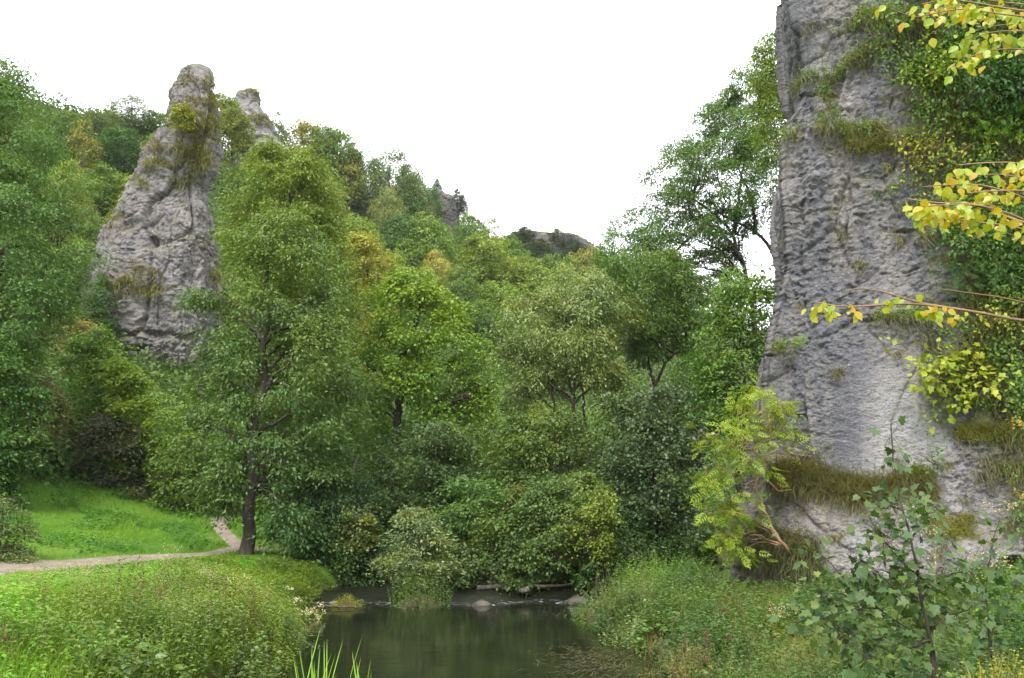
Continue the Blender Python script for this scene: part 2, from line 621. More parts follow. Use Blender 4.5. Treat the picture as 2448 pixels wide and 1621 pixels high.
# ------------------------------------------------------------------ water
def water_material(name, foam):
    m, nt, out = mat_new(name)
    geo = N(nt, 'ShaderNodeNewGeometry')
    pos = geo.outputs['Position']
    b = N(nt, 'ShaderNodeBsdfPrincipled')
    bed = ramp(nt, noise_tex(nt, pos, .9, 5, .65), [(.35, (.005, .007, .004)), (.6, (.011, .012, .006))])
    b.inputs['IOR'].default_value = 1.33
    b.inputs['Specular IOR Level'].default_value = .6
    bp = N(nt, 'ShaderNodeBump')
    if foam:
        v = mapping(nt, pos, (1.2, 3.2, 1))
        n1 = noise_tex(nt, v, 2.6, 6, .7, .5)
        at = N(nt, 'ShaderNodeAttribute', attribute_name='rough')
        ad = N(nt, 'ShaderNodeMath', operation='MULTIPLY_ADD')
        lk(nt, at.outputs['Fac'], ad.inputs[0]); ad.inputs[1].default_value = .30; lk(nt, n1, ad.inputs[2])
        fm = ramp(nt, ad.outputs[0], [(.80, 0.0), (1.0, .75)])
        lk(nt, mixc(nt, fm, bed, (.62, .64, .68)), b.inputs['Base Color'])
        b.inputs['Roughness'].default_value = .1
        bp.inputs['Strength'].default_value = .6; bp.inputs['Distance'].default_value = .10
        lk(nt, noise_tex(nt, mapping(nt, pos, (1.5, 3, 1)), 3, 4, .6, .4), bp.inputs['Height'])
    else:
        lk(nt, bed, b.inputs['Base Color'])
        b.inputs['Roughness'].default_value = .06
        bp.inputs['Strength'].default_value = .22; bp.inputs['Distance'].default_value = .03
        lk(nt, noise_tex(nt, mapping(nt, pos, (.8, 1.6, 1)), 2.2, 4, .55, .3), bp.inputs['Height'])
    lk(nt, bp.outputs[0], b.inputs['Normal'])
    lk(nt, b.outputs[0], out.inputs[0])
    return m


def sheet(name, ys, zf, mat, xpad=1.2, nxs=50):
    V = []
    rough = []
    for y in ys:
        a = np.interp(y, LE[:, 0], LE[:, 1]) - xpad; c = np.interp(y, RE[:, 0], RE[:, 1]) + xpad
        xs = np.linspace(a, c, nxs)
        z, r = zf(xs, y)
        V.append(np.column_stack([xs, np.full(nxs, y), z]))
        rough.append(r)
    V = np.concatenate(V)
    n = len(ys)
    i = (np.arange(n - 1)[:, None] * nxs + np.arange(nxs - 1)[None]).ravel()
    f = np.stack([i, i + 1, i + nxs + 1, i + nxs], 1)
    tag(obj(name, build_mesh(name, V, [f], None, [mat], True, {'rough': ('POINT', np.concatenate(rough))})), kind='structure')


def weir_y(x):
    return 26.3 + .35 * np.sin(x * .9 + .5) + .25 * np.sin(x * 2.3)


sheet('water', np.concatenate([np.arange(-40, 8, 2), np.arange(8, 28.1, .3)]), lambda xs, y: (np.zeros_like(xs), np.zeros_like(xs)), water_material('pool_water', False))


def riffle(xs, y):
    t = sstep(0, 2.2, y - weir_y(xs))
    z = -.06 + .36 * t + np.where((t > 0) & (t < 1), .035 * noise3(np.column_stack([xs * 2, np.full_like(xs, y * 2.5), xs * 0])), 0) + max(0, y - 29) * .012
    r = np.clip(1 - abs(y - weir_y(xs) - .6) / .9, 0, 1)
    return z, r + .12 * sstep(28, 30, np.full_like(xs, y))


sheet('stream', np.concatenate([np.arange(25.4, 34, .14), np.arange(34, 80, 1)]), riffle, water_material('broken_water', True), nxs=110)


# ------------------------------------------------------------------ trees
LEAF_FORMS = {'diamond': DIAMOND, 'ovate': OVATE, 'palm': PALM, 'pinn': PINN}


def foliage(bag, r, cen, rad, n_clump, n_leaf, clump, ln, wd, form, tint0, droop=.35, upness=.8, shell=.5, flat=.45, gaps=(), gap_y=0):
    """clumps of leaves spread through one lobe of a crown; returns clump centres"""
    d = r.normal(size=(n_clump, 3)); d /= np.linalg.norm(d, axis=1)[:, None]
    d[:, 2] = np.where(d[:, 2] < -.45, -d[:, 2] * .6, d[:, 2])
    rr = shell + (1.08 - shell) * r.random(n_clump) ** .6
    rr *= 1 + .28 * noise3(d * 2.1 + cen * .37)
    far = r.random(n_clump) < .13
    rr = np.where(far, rr * r.uniform(1.05, 1.4, n_clump), rr)
    c = cen + d * rad * rr[:, None]
    if gaps and n_clump:
        gx_, gy_, _ = project(c)
        hit = np.zeros(n_clump, bool)
        for (a_, b_, ra_, rb_) in gaps:
            hit |= (((gx_ - a_) / ra_) ** 2 + ((gy_ - b_) / rb_) ** 2 < 1) & (c[:, 1] < gap_y + .4)
        if hit.all():
            return c[:0]
        c, d, far = c[~hit], d[~hit], far[~hit]
        n_clump = len(c)
    ct = np.clip(tint0 + r.normal(size=n_clump) * .13, 0, 1)
    k = np.repeat(np.arange(n_clump), np.where(far, max(3, n_leaf // 3), n_leaf))
    o = r.normal(size=(len(k), 3)) * np.array((1, 1, flat)) * .55
    cs = clump * (.6 + .8 * r.random(n_clump))
    o *= cs[k][:, None]
    hr = np.hypot(o[:, 0], o[:, 1])
    o[:, 2] -= .5 * hr * hr / cs[k]
    pos = c[k] + o
    out = o * np.array((1, 1, .3)); out /= np.linalg.norm(out, axis=1)[:, None] + 1e-6
    lob = d[k]
    dr = out + .5 * lob * np.array((1, 1, .2)) + r.normal(size=out.shape) * .45
    dr[:, 2] -= droop
    nm = np.array((0, 0, upness)) + .45 * lob + r.normal(size=out.shape) * .5
    L = ln * (.65 + .7 * r.random(len(k)))
    t = np.clip(ct[k] + r.normal(size=len(k)) * .12, 0, 1)
    tv, tf = LEAF_FORMS[form]
    bag.stamp(tv, tf, pos, dr, nm, L, L * wd / ln, t)
    return c


def crown_lobes(r, rows, Yc, n, frac=(.16, .30), depth=.8, flatten=.8):
    """fill a crown profile (photo rows: y, left, right) with lobes at real depth"""
    rows = np.array(rows, float)
    ys = rows[:, 0]
    W = rows[:, 2] - rows[:, 1]
    wmax = W.max()
    out = []
    yy = np.linspace(ys[0], ys[-1], 60)
    ww = np.interp(yy, ys, W)
    cdf = np.cumsum(ww + .12 * wmax); cdf /= cdf[-1]
    span = ys[-1] - ys[0]
    for k in range(n):
        y = np.interp((k + r.random()) / n, cdf, yy)
        xl = np.interp(y, ys, rows[:, 1]); xr = np.interp(y, ys, rows[:, 2])
        rp = min(wmax * r.uniform(*frac), .5 * (xr - xl) + .03 * wmax)
        y = min(max(y, ys[0] + rp * .75), ys[-1] - rp * .4)
        xl = np.interp(y, ys, rows[:, 1]); xr = np.interp(y, ys, rows[:, 2])
        lo, hi = xl + rp * .85, xr - rp * .85
        x = r.uniform(lo, hi) if hi > lo else (xl + xr) / 2
        half = (xr - xl) / 2
        xm = (xl + xr) / 2
        dd = math.sqrt(max(0, 1 - ((x - xm) / (half + 1e-6)) ** 2)) * max(half - rp * .5, 0)
        dy = r.uniform(-1, 1) * dd * depth * Yc / F
        out.append((x, y, rp, dy))
    return out


def envelope_rows(rows, Y, depth):
    """crown profile read from the photo -> centre line, half width and half depth in metres at each height"""
    rows = np.array(rows, float)
    yy = np.linspace(rows[0, 0], rows[-1, 0], 40)
    A = np.array([P(np.interp(y, rows[:, 0], rows[:, 1]), y, Y) for y in yy])
    B = np.array([P(np.interp(y, rows[:, 0], rows[:, 2]), y, Y) for y in yy])
    hw = (B[:, 0] - A[:, 0]) / 2
    hd = np.minimum(hw, hw.max() * .9) * depth
    k = np.ones(7) / 7
    return (A + B) / 2, hw, np.convolve(np.pad(hd, 3, mode='edge'), k, 'valid')


def crown_fill(bag, r, env, cover, leaf, la, clump, n_leaf, form, tint, tint_top, droop, gaps=(), gap_y=0, layer=2.1, freq=None):
    """leaf sprays through the crown's volume, thinned by noise into uneven masses with gaps between them"""
    C, hw, hd = env
    H = abs(C[0, 2] - C[-1, 2])
    area = 2 * math.pi * (hw.mean() * .5 + hd.mean() * .5) * H * .5 + math.pi * hw.max() ** 2 * .5
    want = max(8, int(cover * 3.4 * area / la / n_leaf))
    rm = max(hw.max(), .4)
    f = freq or np.clip(1.8 / rm, .5, 1.8)
    seed = r.random() * 90
    w = hw + .15 * rm
    cdf = np.cumsum(w); cdf /= cdf[-1]
    got = []
    n_got = 0
    for _ in range(12):
        n = int(want * 2.2) + 40
        t = np.interp(r.random(n), cdf, np.arange(len(hw)))
        c = np.stack([np.interp(t, np.arange(len(hw)), C[:, k]) for k in range(3)], 1)
        a = r.uniform(0, 2 * math.pi, n)
        rho = r.random(n) ** .38
        dirs = np.stack([np.cos(a), np.sin(a), c[:, 2] * .55 / rm], 1)
        lump = .90 + .38 * noise3(dirs * 1.7 + seed) + .20 * noise3(dirs * 3.6 + seed)
        c[:, 0] += np.interp(t, np.arange(len(hw)), hw) * np.cos(a) * rho * lump
        c[:, 1] += np.interp(t, np.arange(len(hd)), hd) * np.sin(a) * rho * lump
        c[:, 2] += r.normal(size=n) * .05 * rm
        q = (c + seed) * np.array((f, f, f * layer))
        den = noise3(q) + .5 * noise3(q * 2.3 + 7)
        ok = r.random(n) < sstep(-.10, .20, den) + .03
        if len(gaps):
            gx_, gy_, _w = project(c)
            for (a_, b_, ra_, rb_) in gaps:
                ok &= ~(((((gx_ - a_) / ra_) ** 2 + ((gy_ - b_) / rb_) ** 2) < 1) & (c[:, 1] < gap_y + .4))
        got.append(np.column_stack([c[ok], np.cos(a[ok]), np.sin(a[ok]), t[ok] / len(hw), den[ok]]))
        n_got += int(ok.sum())
        if n_got >= want:
            break
    A = np.concatenate(got)[:want]
    c = A[:, :3]; lob = np.column_stack([A[:, 3], A[:, 4], .8 - A[:, 5] * 1.2])
    lob /= np.linalg.norm(lob, axis=1)[:, None]
    nc = len(c)
    ct = tint + tint_top * (.5 - A[:, 5]) + .38 * noise3(c * .8 * f + 33) + .10 * (A[:, 6]) + r.normal(size=nc) * .12  # broad noise mixes painted sunlit masses with real yellow-green leaf patches
    nl = np.maximum(4, (n_leaf * r.uniform(.4, 1.6, nc))).astype(int)
    k = np.repeat(np.arange(nc), nl)
    cs = clump * r.uniform(.55, 1.35, nc)
    o = r.normal(size=(len(k), 3)) * np.array((1, 1, .34)) * .55 * cs[k][:, None]
    hr_ = np.hypot(o[:, 0], o[:, 1])
    o[:, 2] -= (.35 + droop * .5) * hr_ * hr_ / cs[k]
    out = o * np.array((1, 1, .3)); out /= np.linalg.norm(out, axis=1)[:, None] + 1e-6
    dr = out + .5 * lob[k] * np.array((1, 1, .2)) + r.normal(size=out.shape) * .5
    dr[:, 2] -= droop
    nm = np.array((0, 0, .75)) + .45 * lob[k] + r.normal(size=out.shape) * .55
    L = leaf[0] * r.uniform(.4, 1.6, len(k))
    tv, tf = LEAF_FORMS[form]
    bag.stamp(tv, tf, c[k] + o, dr, nm, L, L * leaf[1] / leaf[0], np.clip(ct[k] + r.normal(size=len(k)) * .13, 0, 1))
    return c


def grow_limbs(bag, r, tline, rad, tr, cl, n, twigs):
    if len(cl) < 4:
        return
    n = min(n, len(cl) // 2)
    for k0 in r.choice(len(cl), n, replace=False):
        c = cl[k0]
        hd = np.hypot(tline[:, 0] - c[0], tline[:, 1] - c[1])
        want = c[2] - .6 * hd
        k = int(np.argmin(np.abs(tline[:, 2] - want) + .15 * hd))
        k = max(k, min(5, len(tline) - 1))
        Ld = np.linalg.norm(c - tline[k])
        lb = curve(tline[k], c, np.array((0, 0, .16 * Ld)), 9, .04, r)
        r0 = min(rad[k] * .62, tr * .36, .012 + .028 * Ld)
        tube(bag, lb, r0 * (1 - .85 * np.linspace(0, 1, 9)) + .004, 5)
        near = np.argsort(((cl - c) ** 2).sum(1))[1:40]
        for q in r.choice(near, min(twigs, len(near)), replace=False):
            tube(bag, curve(lb[int(r.integers(4, 9))], cl[q], None, 5, .06, r), np.linspace(r0 * .3 + .005, .005, 5), 3)


def green(c):
    return (c[0] * 1.5, c[1] * 1.48, c[2] * .95)


def make_tree(name, label, cat, Y, rows, color, trunk=None, limbs=(), tr=.18, lobes=14, frac=(.16, .30), cover=1.0, leaf=(.22, .12),
              form='diamond', clump=.5, n_leaf=30, tint=.5, tint_top=0.0, droop=.35, seed=0, group=None, mat=None, bark=None, depth=.8,
              shell=.45, extra=(), twigs=6, ground=None, gaps=(), root_at=None):
    r = np.random.default_rng(1000 + seed)
    mat = mat or M_LEAF; bark = bark or M_BARK
    if form != 'pinn':
        leaf = (leaf[0] * .80, leaf[1] * .80); n_leaf = int(n_leaf * 1.5)
    sc = Y / F
    rows_a = np.array(rows, float)
    cx = (rows_a[:, 1] + rows_a[:, 2]).mean() / 2
    if trunk:
        tp = [P(a, b, Y) for a, b in trunk]
        g = tp[0].copy()
        g[2] = min(gz(g[0], g[1]), g[2]) - .15
        if tp[0][2] - g[2] > .4:
            tp = [g] + tp
        else:
            tp[0] = g
    else:
        top = P(cx, rows_a[0, 0] + .3 * (rows_a[-1, 0] - rows_a[0, 0]), Y)
        base = np.array((top[0] + r.uniform(-.3, .3), Y, 0)); base[2] = gz(base[0], Y) - .15
        if ground is not None:
            base[2] = ground
        if top[2] < base[2] + 1.0:
            top[2] = base[2] + 1.0
        tp = list(curve(base, top, None, 7, .03, r))
    if ground is not None:
        tp[0][2] = ground
    if root_at is not None:
        tp = [root_at] + tp
    base = np.array(tp[0])
    tline = smooth_line(tp, 22)
    bag_t, bag_l = Bag(), Bag()
    tt = np.linspace(0, 1, 22)
    rad = tr * (1 - .78 * tt) * (1 + .5 * np.exp(-tt * 22))
    tube(bag_t, tline + .25 * tr * r.normal(size=tline.shape), rad, 9)
    for lm in limbs:
        pl = smooth_line([P(a, b, Y + (dd[0] if dd else 0)) for a, b, *dd in lm], 14)
        tube(bag_t, pl + .15 * tr * r.normal(size=pl.shape), tr * .5 * (1 - .75 * np.linspace(0, 1, 14)), 7)
    env = envelope_rows(rows, Y, depth)
    la = leaf[0] * leaf[1] * .5 * (2.6 if form == 'pinn' else 1)
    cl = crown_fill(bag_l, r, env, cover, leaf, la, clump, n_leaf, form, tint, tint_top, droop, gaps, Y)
    for e in extra:
        px, py, rp, dy = (*e, 0)[:4]
        c = P(px, py, Y + dy); rw = rp * (Y + dy) / F
        nc = max(4, int(cover * 2.2 * 4 * math.pi * rw * rw * .7 / la / n_leaf))
        cl = np.vstack([cl, foliage(bag_l, r, c, np.array((rw, rw, rw * .6)), nc, n_leaf, clump, leaf[0], leaf[1], form, tint, droop, shell=.2, gaps=gaps, gap_y=Y)])
    grow_limbs(bag_t, r, tline, rad, tr, cl, lobes, twigs)
    root = thing(name, label, cat, base, group)
    obj('trunk', bag_t.mesh('trunk', bark, True, base), root)
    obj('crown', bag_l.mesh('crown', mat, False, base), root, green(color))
    return root


# ------------------------------------------------------------------ rocks
def rock_disp(p, n, sc=1.0, rough=1.0, big=1.0, vert=1.0, low=1.0):
    q = p / sc
    wq = q + .13 * np.stack([fbm(q * .9 + s_, 3) for s_ in (5, 27, 49)], 1)
    d = low * .5 * fbm(q * .22 + 3, 3)
    d += low * .26 * fbm(q * np.array((.55, .55, .16)) + 11, 3, True)
    e, c, o_ = worley(wq * np.array((.5, .5, .38 * vert)))
    d += big * (.34 * (c - .5) + .16 * o_[:, 2] * np.sign(c - .45) - .22 * sstep(.08, 0, e) * rough)
    e, c, o_ = worley(wq * np.array((1.4, 1.4, 1.3 * vert)) + 31)
    d += big * (.17 * (c - .5) + .03 * o_[:, 2] - .07 * sstep(.12, 0, e) * rough) * (.35 + .65 * rough)
    e, c, o_ = worley(wq * np.array((3.4, 3.4, 4.8)) + 57)
    d += (.11 * (c - .5) + .02 * o_[:, 2]) * rough
    e, c, o_ = worley(wq * np.array((7.5, 7.5, 11)) + 83)
    d += .07 * (c - .5) * rough
    d += .05 * fbm(q * 4 + 31, 3, True) * rough
    return d * sc


def loop_mesh(name, rings, mat, closed_top=True):
    """rings: (rows, n, 3), wound counter-clockwise seen from above"""
    m, n, _ = rings.shape
    V = rings.reshape(-1, 3)
    i = np.arange(m - 1)[:, None] * n
    j = np.arange(n)[None]; j2 = (j + 1) % n
    f = np.stack([i + j, i + j2, i + n + j2, i + n + j], -1).reshape(-1, 4)
    tris = []
    if closed_top:
        top = rings[-1].mean(0); top[2] = rings[-1][:, 2].max() + .05
        V = np.vstack([V, top])
        b = (m - 1) * n
        tris = np.stack([b + np.arange(n), b + (np.arange(n) + 1) % n, np.full(n, len(V) - 1)], 1)
    return build_mesh(name, V, [f, tris] if len(tris) else [f], None, [mat], False)


def make_rock(name, label, cat, Y, rows, mat, depth=.8, rowsn=170, n=200, sc=1.0, seed=0, zmin=None, vert=1.0, notch=None):
    rows = np.array(rows, float)
    if isinstance(Y, tuple):
        Y = float(G(*Y, 36)[1])
        print(label, 'at', Y)
    yy = np.linspace(rows[-1, 0], rows[0, 0], rowsn)
    xl = np.interp(yy, rows[:, 0], rows[:, 1]); xr = np.interp(yy, rows[:, 0], rows[:, 2])
    A = np.array([P(a, b, Y) for a, b in zip(xl, yy)]); B = np.array([P(a, b, Y) for a, b in zip(xr, yy)])
    c = (A + B) / 2
    hw = np.maximum((B[:, 0] - A[:, 0]) / 2, .05)
    th = np.linspace(0, 2 * math.pi, n, endpoint=False)
    e = .72
    ct, st_ = np.cos(th), np.sin(th)
    sx = np.sign(ct) * np.abs(ct) ** e; sy = np.sign(st_) * np.abs(st_) ** e
    V = np.empty((rowsn, n, 3))
    V[:, :, 0] = c[:, None, 0] + hw[:, None] * sx
    V[:, :, 1] = Y + (hw * depth)[:, None] * sy
    V[:, :, 2] = c[:, None, 2]
    nr = np.stack([np.broadcast_to(sx, (rowsn, n)), np.broadcast_to(sy / depth, (rowsn, n)), np.zeros((rowsn, n))], -1)
    nr = nr / np.linalg.norm(nr, axis=2)[:, :, None]
    flat = V.reshape(-1, 3); nf = nr.reshape(-1, 3)
    d = rock_disp(flat + seed * 13.7, nf, sc, 1.0, .85, vert, .45) - .10 * sc
    lim = np.repeat(hw, n)
    d = np.clip(d, -.28 * lim, .30 * lim)
    if notch:
        for (px, py, rpx, dep) in notch:
            q = P(px, py, Y)
            rr = np.hypot((flat[:, 0] - q[0]) / (rpx[0] * Y / F), (flat[:, 2] - q[2]) / (rpx[1] * Y / F))
            d -= dep * sstep(1, .35, rr) * (nf[:, 1] < .2)
    flat = flat + nf * d[:, None]
    flat[:, 2] += .35 * sc * fbm(flat / sc * .6 + 90, 3)
    V = flat.reshape(rowsn, n, 3)
    base = V[0].mean(0)
    me = loop_mesh(name, V - base, mat)
    o = obj(name, me, None, None, base)
    tag(o, label, cat)
    return o, V


D = .4324


def drows(lst):
    return [(a * D, b * D, c * D) for a, b, c in lst]


tor, torV = make_rock('rock_pinnacle', 'tall leaning grey limestone pinnacle rising from the trees on the left hillside', 'rock pinnacle', 60,
    drows([(155, 450, 468), (162, 438, 482), (172, 428, 488), (190, 420, 487), (215, 408, 496), (240, 405, 503), (290, 397, 506), (330, 375, 505), (360, 346, 500), (400, 332, 490), (430, 322, 472), (440, 305, 468),
           (470, 292, 474), (500, 275, 484), (560, 250, 491), (620, 225, 497), (660, 210, 498), (700, 200, 496), (740, 205, 492), (780, 220, 490), (830, 240, 480), (860, 255, 470), (875, 300, 465), (1000, 300, 460), (1150, 300, 460)]),
    M_TOR, .75, 420, 420, 1.7, 1, vert=.5, notch=[(150, 378, (20, 5), 2.2), (170, 252, (7, 12), .5), (150, 357, (22, 2.2), .9)])
tor2, tor2V = make_rock('rock_pinnacle', 'smaller rounded grey pinnacle behind the tall one on the hill', 'rock pinnacle', (258, 176),
    drows([(206, 564, 586), (213, 554, 595), (225, 548, 598), (240, 546, 598), (255, 542, 610), (275, 545, 624), (300, 543, 636), (345, 540, 652), (400, 545, 645), (520, 540, 650)]),
    M_TOR, .8, 150, 160, 1.7, 4)
outc, _ = make_rock('rock_outcrop', 'small pale square outcrop among hill trees below the ridge', 'rock', (356, 212),
    drows([(402, 815, 836), (408, 808, 842), (440, 804, 846), (520, 800, 850), (600, 795, 850)]), M_TOR, .8, 70, 90, 1.1, 7)
crag, _ = make_rock('rock_crag', 'steep grey crag with a grassy cap on the ridge in the middle', 'rock', (445, 236),
    drows([(445, 1010, 1030), (455, 995, 1045), (470, 985, 1055), (490, 985, 1062), (520, 995, 1062), (620, 980, 1075)]), M_FAR, .8, 90, 130, 1.3, 9)
farc, _ = make_rock('rock_cliff', 'dark distant cliff with dark bushes on top at the low end of the ridge', 'cliff', (560, 272),
    drows([(541, 1200, 1300), (545, 1185, 1325), (552, 1170, 1350), (565, 1160, 1372), (590, 1160, 1395), (640, 1160, 1420), (760, 1150, 1440)]), M_FAR, .4, 110, 220, 2.6, 12)

# the big cliff on the right
edge = np.array([(-230, 1790), (-150, 1786), (0, 1796), (30, 1800), (60, 1806), (82, 1826), (170, 1828), (235, 1822), (265, 1805), (290, 1800), (420, 1797), (500, 1805), (560, 1811), (610, 1812), (690, 1795), (740, 1778), (800, 1768), (880, 1755), (960, 1745),
                 (1030, 1748), (1080, 1756), (1140, 1765), (1200, 1735), (1250, 1712), (1290, 1702), (1340, 1697), (1372, 1706), (1400, 1730), (1440, 1745), (1560, 1745)], float) * D
CY = 26.0
edge[:, 1] += 10 * sstep(140, 100, edge[:, 0])
rowsn = 680
yy = np.linspace(edge[-1, 0], edge[0, 0], rowsn)
E = np.array([P(np.interp(b, edge[:, 0], edge[:, 1]), b, CY) for b in yy])
order = np.argsort(E[:, 2]); E = E[order]
nS, nFr, nB = 70, 460, 60
ring = np.empty((rowsn, nS + nFr + nB, 3))
for k in range(rowsn):
    xl, z = E[k, 0], E[k, 2]
    # lower plinth stands forward of the upper wall
    t = np.linspace(0, 1, nFr)
    top = np.clip((z - 3) / 22, 0, 1)
    fx = xl + .25 + t * (17.5 - .3 * xl)
    fy = CY - .7 * np.sin(np.clip(t * 9, 0, math.pi / 2)) - 5.6 * t ** 1.15 + 1.6 * top * t
    side_t = np.linspace(1, 0, nS, endpoint=False)
    sx = xl + 1.6 * side_t ** 1.5
    sy = CY + 6.5 * side_t
    bx = np.linspace(fx[-1], xl + 1.6, nB + 2)[1:-1]
    by = np.linspace(fy[-1] + .1, CY + 6.5, nB + 2)[1:-1] + 5 * np.sin(np.linspace(0, math.pi, nB + 2)[1:-1])
    ring[k, :, 0] = np.concatenate([sx, fx, bx])
    ring[k, :, 1] = np.concatenate([sy, fy, by])
    ring[k, :, 2] = z
flat = ring.reshape(-1, 3).copy()
tan = np.roll(ring, -1, 1) - np.roll(ring, 1, 1)
nrm = np.stack([tan[:, :, 1], -tan[:, :, 0], np.zeros(tan.shape[:2])], -1)
nrm /= np.linalg.norm(nrm, axis=2)[:, :, None] + 1e-9
nf = nrm.reshape(-1, 3)
ppx, ppy, _ = project(flat)
# the pale slab in the lower middle is smoother than the flaky wall above it
slab = sstep(70, 30, np.hypot((ppx - 890) * .75, (ppy - 420) * .62))
rough = 1 - .7 * slab
d = rock_disp(flat, nf, 1.0, rough * (.62 + .5 * sstep(-.2, .3, fbm(flat * .3 + 15, 2))), .30, 1.0, .40)
# long joints in the face
for J, wd_, dep in [([(803, 190), (800, 260), (806, 330), (804, 400), (812, 470)], 1.6, .32), ([(846, 130), (850, 190), (845, 250), (852, 320)], 1.4, .26), ([(772, 250), (774, 300), (766, 350)], 1.5, .3), ([(895, 60), (890, 130), (897, 200)], 1.4, .25)]:
    J = np.array(J, float)
    jx = np.interp(ppy, J[:, 1], J[:, 0]) + 5 * fbm(np.stack([ppy * .05, ppy * 0 + J[0, 0], ppy * 0], 1), 3)
    on = sstep(J[0, 1] - 8, J[0, 1] + 12, ppy) * sstep(J[-1, 1] + 8, J[-1, 1] - 12, ppy)
    d -= .45 * dep * on * sstep(wd_ * 1.2, wd_ * .2, np.abs(ppx - jx)) * sstep(-.1, .25, noise3(np.stack([ppy * .045, ppy * 0 + J[0, 0], ppy * 0], 1)))
    d += .06 * on * sstep(0, 3, ppx - jx) * sstep(26, 4, ppx - jx)
for J, wd_, dep in [([(792, 82), (830, 74), (870, 60), (905, 58)], 1.3, .3), ([(783, 205), (815, 212), (850, 206)], 1.2, .22), ([(850, 268), (895, 274), (935, 266)], 1.2, .25), ([(772, 300), (800, 296)], 1.2, .25)]:
    J = np.array(J, float)
    jy = np.interp(ppx, J[:, 0], J[:, 1]) + 4 * fbm(np.stack([ppx * .06, ppx * 0 + J[0, 1], ppx * 0], 1), 3)
    on = sstep(J[0, 0] - 6, J[0, 0] + 10, ppx) * sstep(J[-1, 0] + 6, J[-1, 0] - 10, ppx)
    d -= .5 * dep * on * sstep(wd_ * 1.2, wd_ * .2, np.abs(ppy - jy)) * sstep(-.1, .25, noise3(np.stack([ppx * .05, ppx * 0 + J[0, 1], ppx * 0], 1)))
d = d * (1 - .35 * slab)
# plinth: bulges out below a grassy ledge that falls from the left edge to the right
ledge = np.interp(ppx, [740, 790, 830, 880, 905, 930, 960, 1030], [440, 462, 476, 487, 483, 512, 520, 540])
side_f = sstep(.3, .9, -nf[:, 0])
d -= .5 * side_f
d += .95 * sstep(-4, 26, ppy - ledge) * sstep(1030, 930, ppx) * (1 - side_f) - .25 * sstep(560, 640, ppy)
# overhanging notch near the top left, and cracks
for (a, b, ra, rb, dep) in [(790, 37, 7, 5, .8), (890, 318, 40, 1.6, .35), (760, 356, 22, 2, .35), (820, 95, 30, 2.5, .25), (850, 128, 20, 3, .3), (905, 232, 14, 3, .3), (738, 601, 16, 8, 1.0), (960, 300, 16, 2, .3), (1010, 575, 22, 22, 1.6)]:
    rr = np.hypot((ppx - a) / ra, (ppy - b) / rb)
    d -= dep * sstep(1, .3, rr)
# ledges that carry turf
LEDGES = [[(835, 118), (820, 95), (850, 62), (885, 44)], [(782, 140), (815, 124), (845, 128), (885, 132), (925, 140)], [(812, 165), (832, 152)], [(795, 90), (812, 74)],
          [(850, 20), (885, 14), (930, 26)], [(905, 245), (925, 232)], [(880, 318), (935, 316)], [(770, 352), (800, 345)]]
for L in LEDGES:
    L = np.array(L, float)
    o = np.argsort(L[:, 0])
    ly = np.interp(ppx, L[o, 0], L[o, 1])
    mask = sstep(-12, 0, ppx - L[:, 0].min()) * sstep(12, 0, ppx - L[:, 0].max())
    d += mask * (.22 * sstep(-2, 3, ppy - ly) * sstep(45, 3, ppy - ly))
flat += nf * d[:, None]
flat[:, 2] += .10 * fbm(flat * 1.1 + 60, 3)
ring = flat.reshape(ring.shape)
base = np.array((10.5, 24.5, ring[0, :, 2].mean()))
cme = loop_mesh('rock_cliff', ring - base, M_CLIFF)
wob = 26 * fbm(flat * .35 + 5, 3)
pale = sstep(62, 20, np.hypot((ppx + wob - 880) * .8, (ppy + wob - 435) * .62)) + .55 * sstep(40, 10, np.abs(ppx + wob - 930)) * sstep(330, 400, ppy)
stain = sstep(75, 30, np.abs(ppx + wob * .6 - np.interp(ppy, [100, 250, 450], [800, 825, 812]))) * sstep(160, 260, ppy) * sstep(520, 440, ppy)
stain = np.maximum(stain, .8 * sstep(40, 15, np.abs(ppx + wob * .5 - 790)) * sstep(140, 60, ppy))
limx = np.interp(ppy, [0, 60, 130, 190, 250, 330, 380, 450, 520, 640], [890, 870, 880, 905, 925, 925, 945, 960, 1005, 1050])
mossy = sstep(-15, 50, ppx - limx)
for nm_, val in (('pale', np.clip(pale, 0, 1)), ('stain', stain), ('mossy', mossy)):
    at_ = cme.attributes.new(nm_, 'FLOAT', 'POINT')
    at_.data.foreach_set('value', np.append(val, 0).astype(np.float32))
cliff = obj('rock_cliff', cme, None, None, base)
tag(cliff, 'huge near grey limestone cliff filling the right side with turf ledges and ivy', 'cliff')

# lookup: photo position -> real point and outward normal on the cliff face
fr = ring[:, 5:nS + nFr].reshape(-1, 3)
tu = np.gradient(ring, axis=1)[:, 5:nS + nFr].reshape(-1, 3)
tv = np.gradient(ring, axis=0)[:, 5:nS + nFr].reshape(-1, 3)
fn = np.cross(tu, tv); fn /= np.linalg.norm(fn, axis=1)[:, None] + 1e-9
qx, qy, qw = project(fr)
keep = np.where((qx > 690) & (qx < 1120) & (qy > -60) & (qy < 700) & (fn[:, 1] < .3))[0][::2]
kd = KDTree(len(keep))
for n_, i_ in enumerate(keep):
    kd.insert((qx[i_], qy[i_], 0), int(i_))
kd.balance()


def cliff_at(px, py):
    best = None
    for co, i_, dist in kd.find_n((px, py, 0), 4):
        if best is None or qw[i_] < qw[best]:
            best = i_
    return fr[best], fn[best]


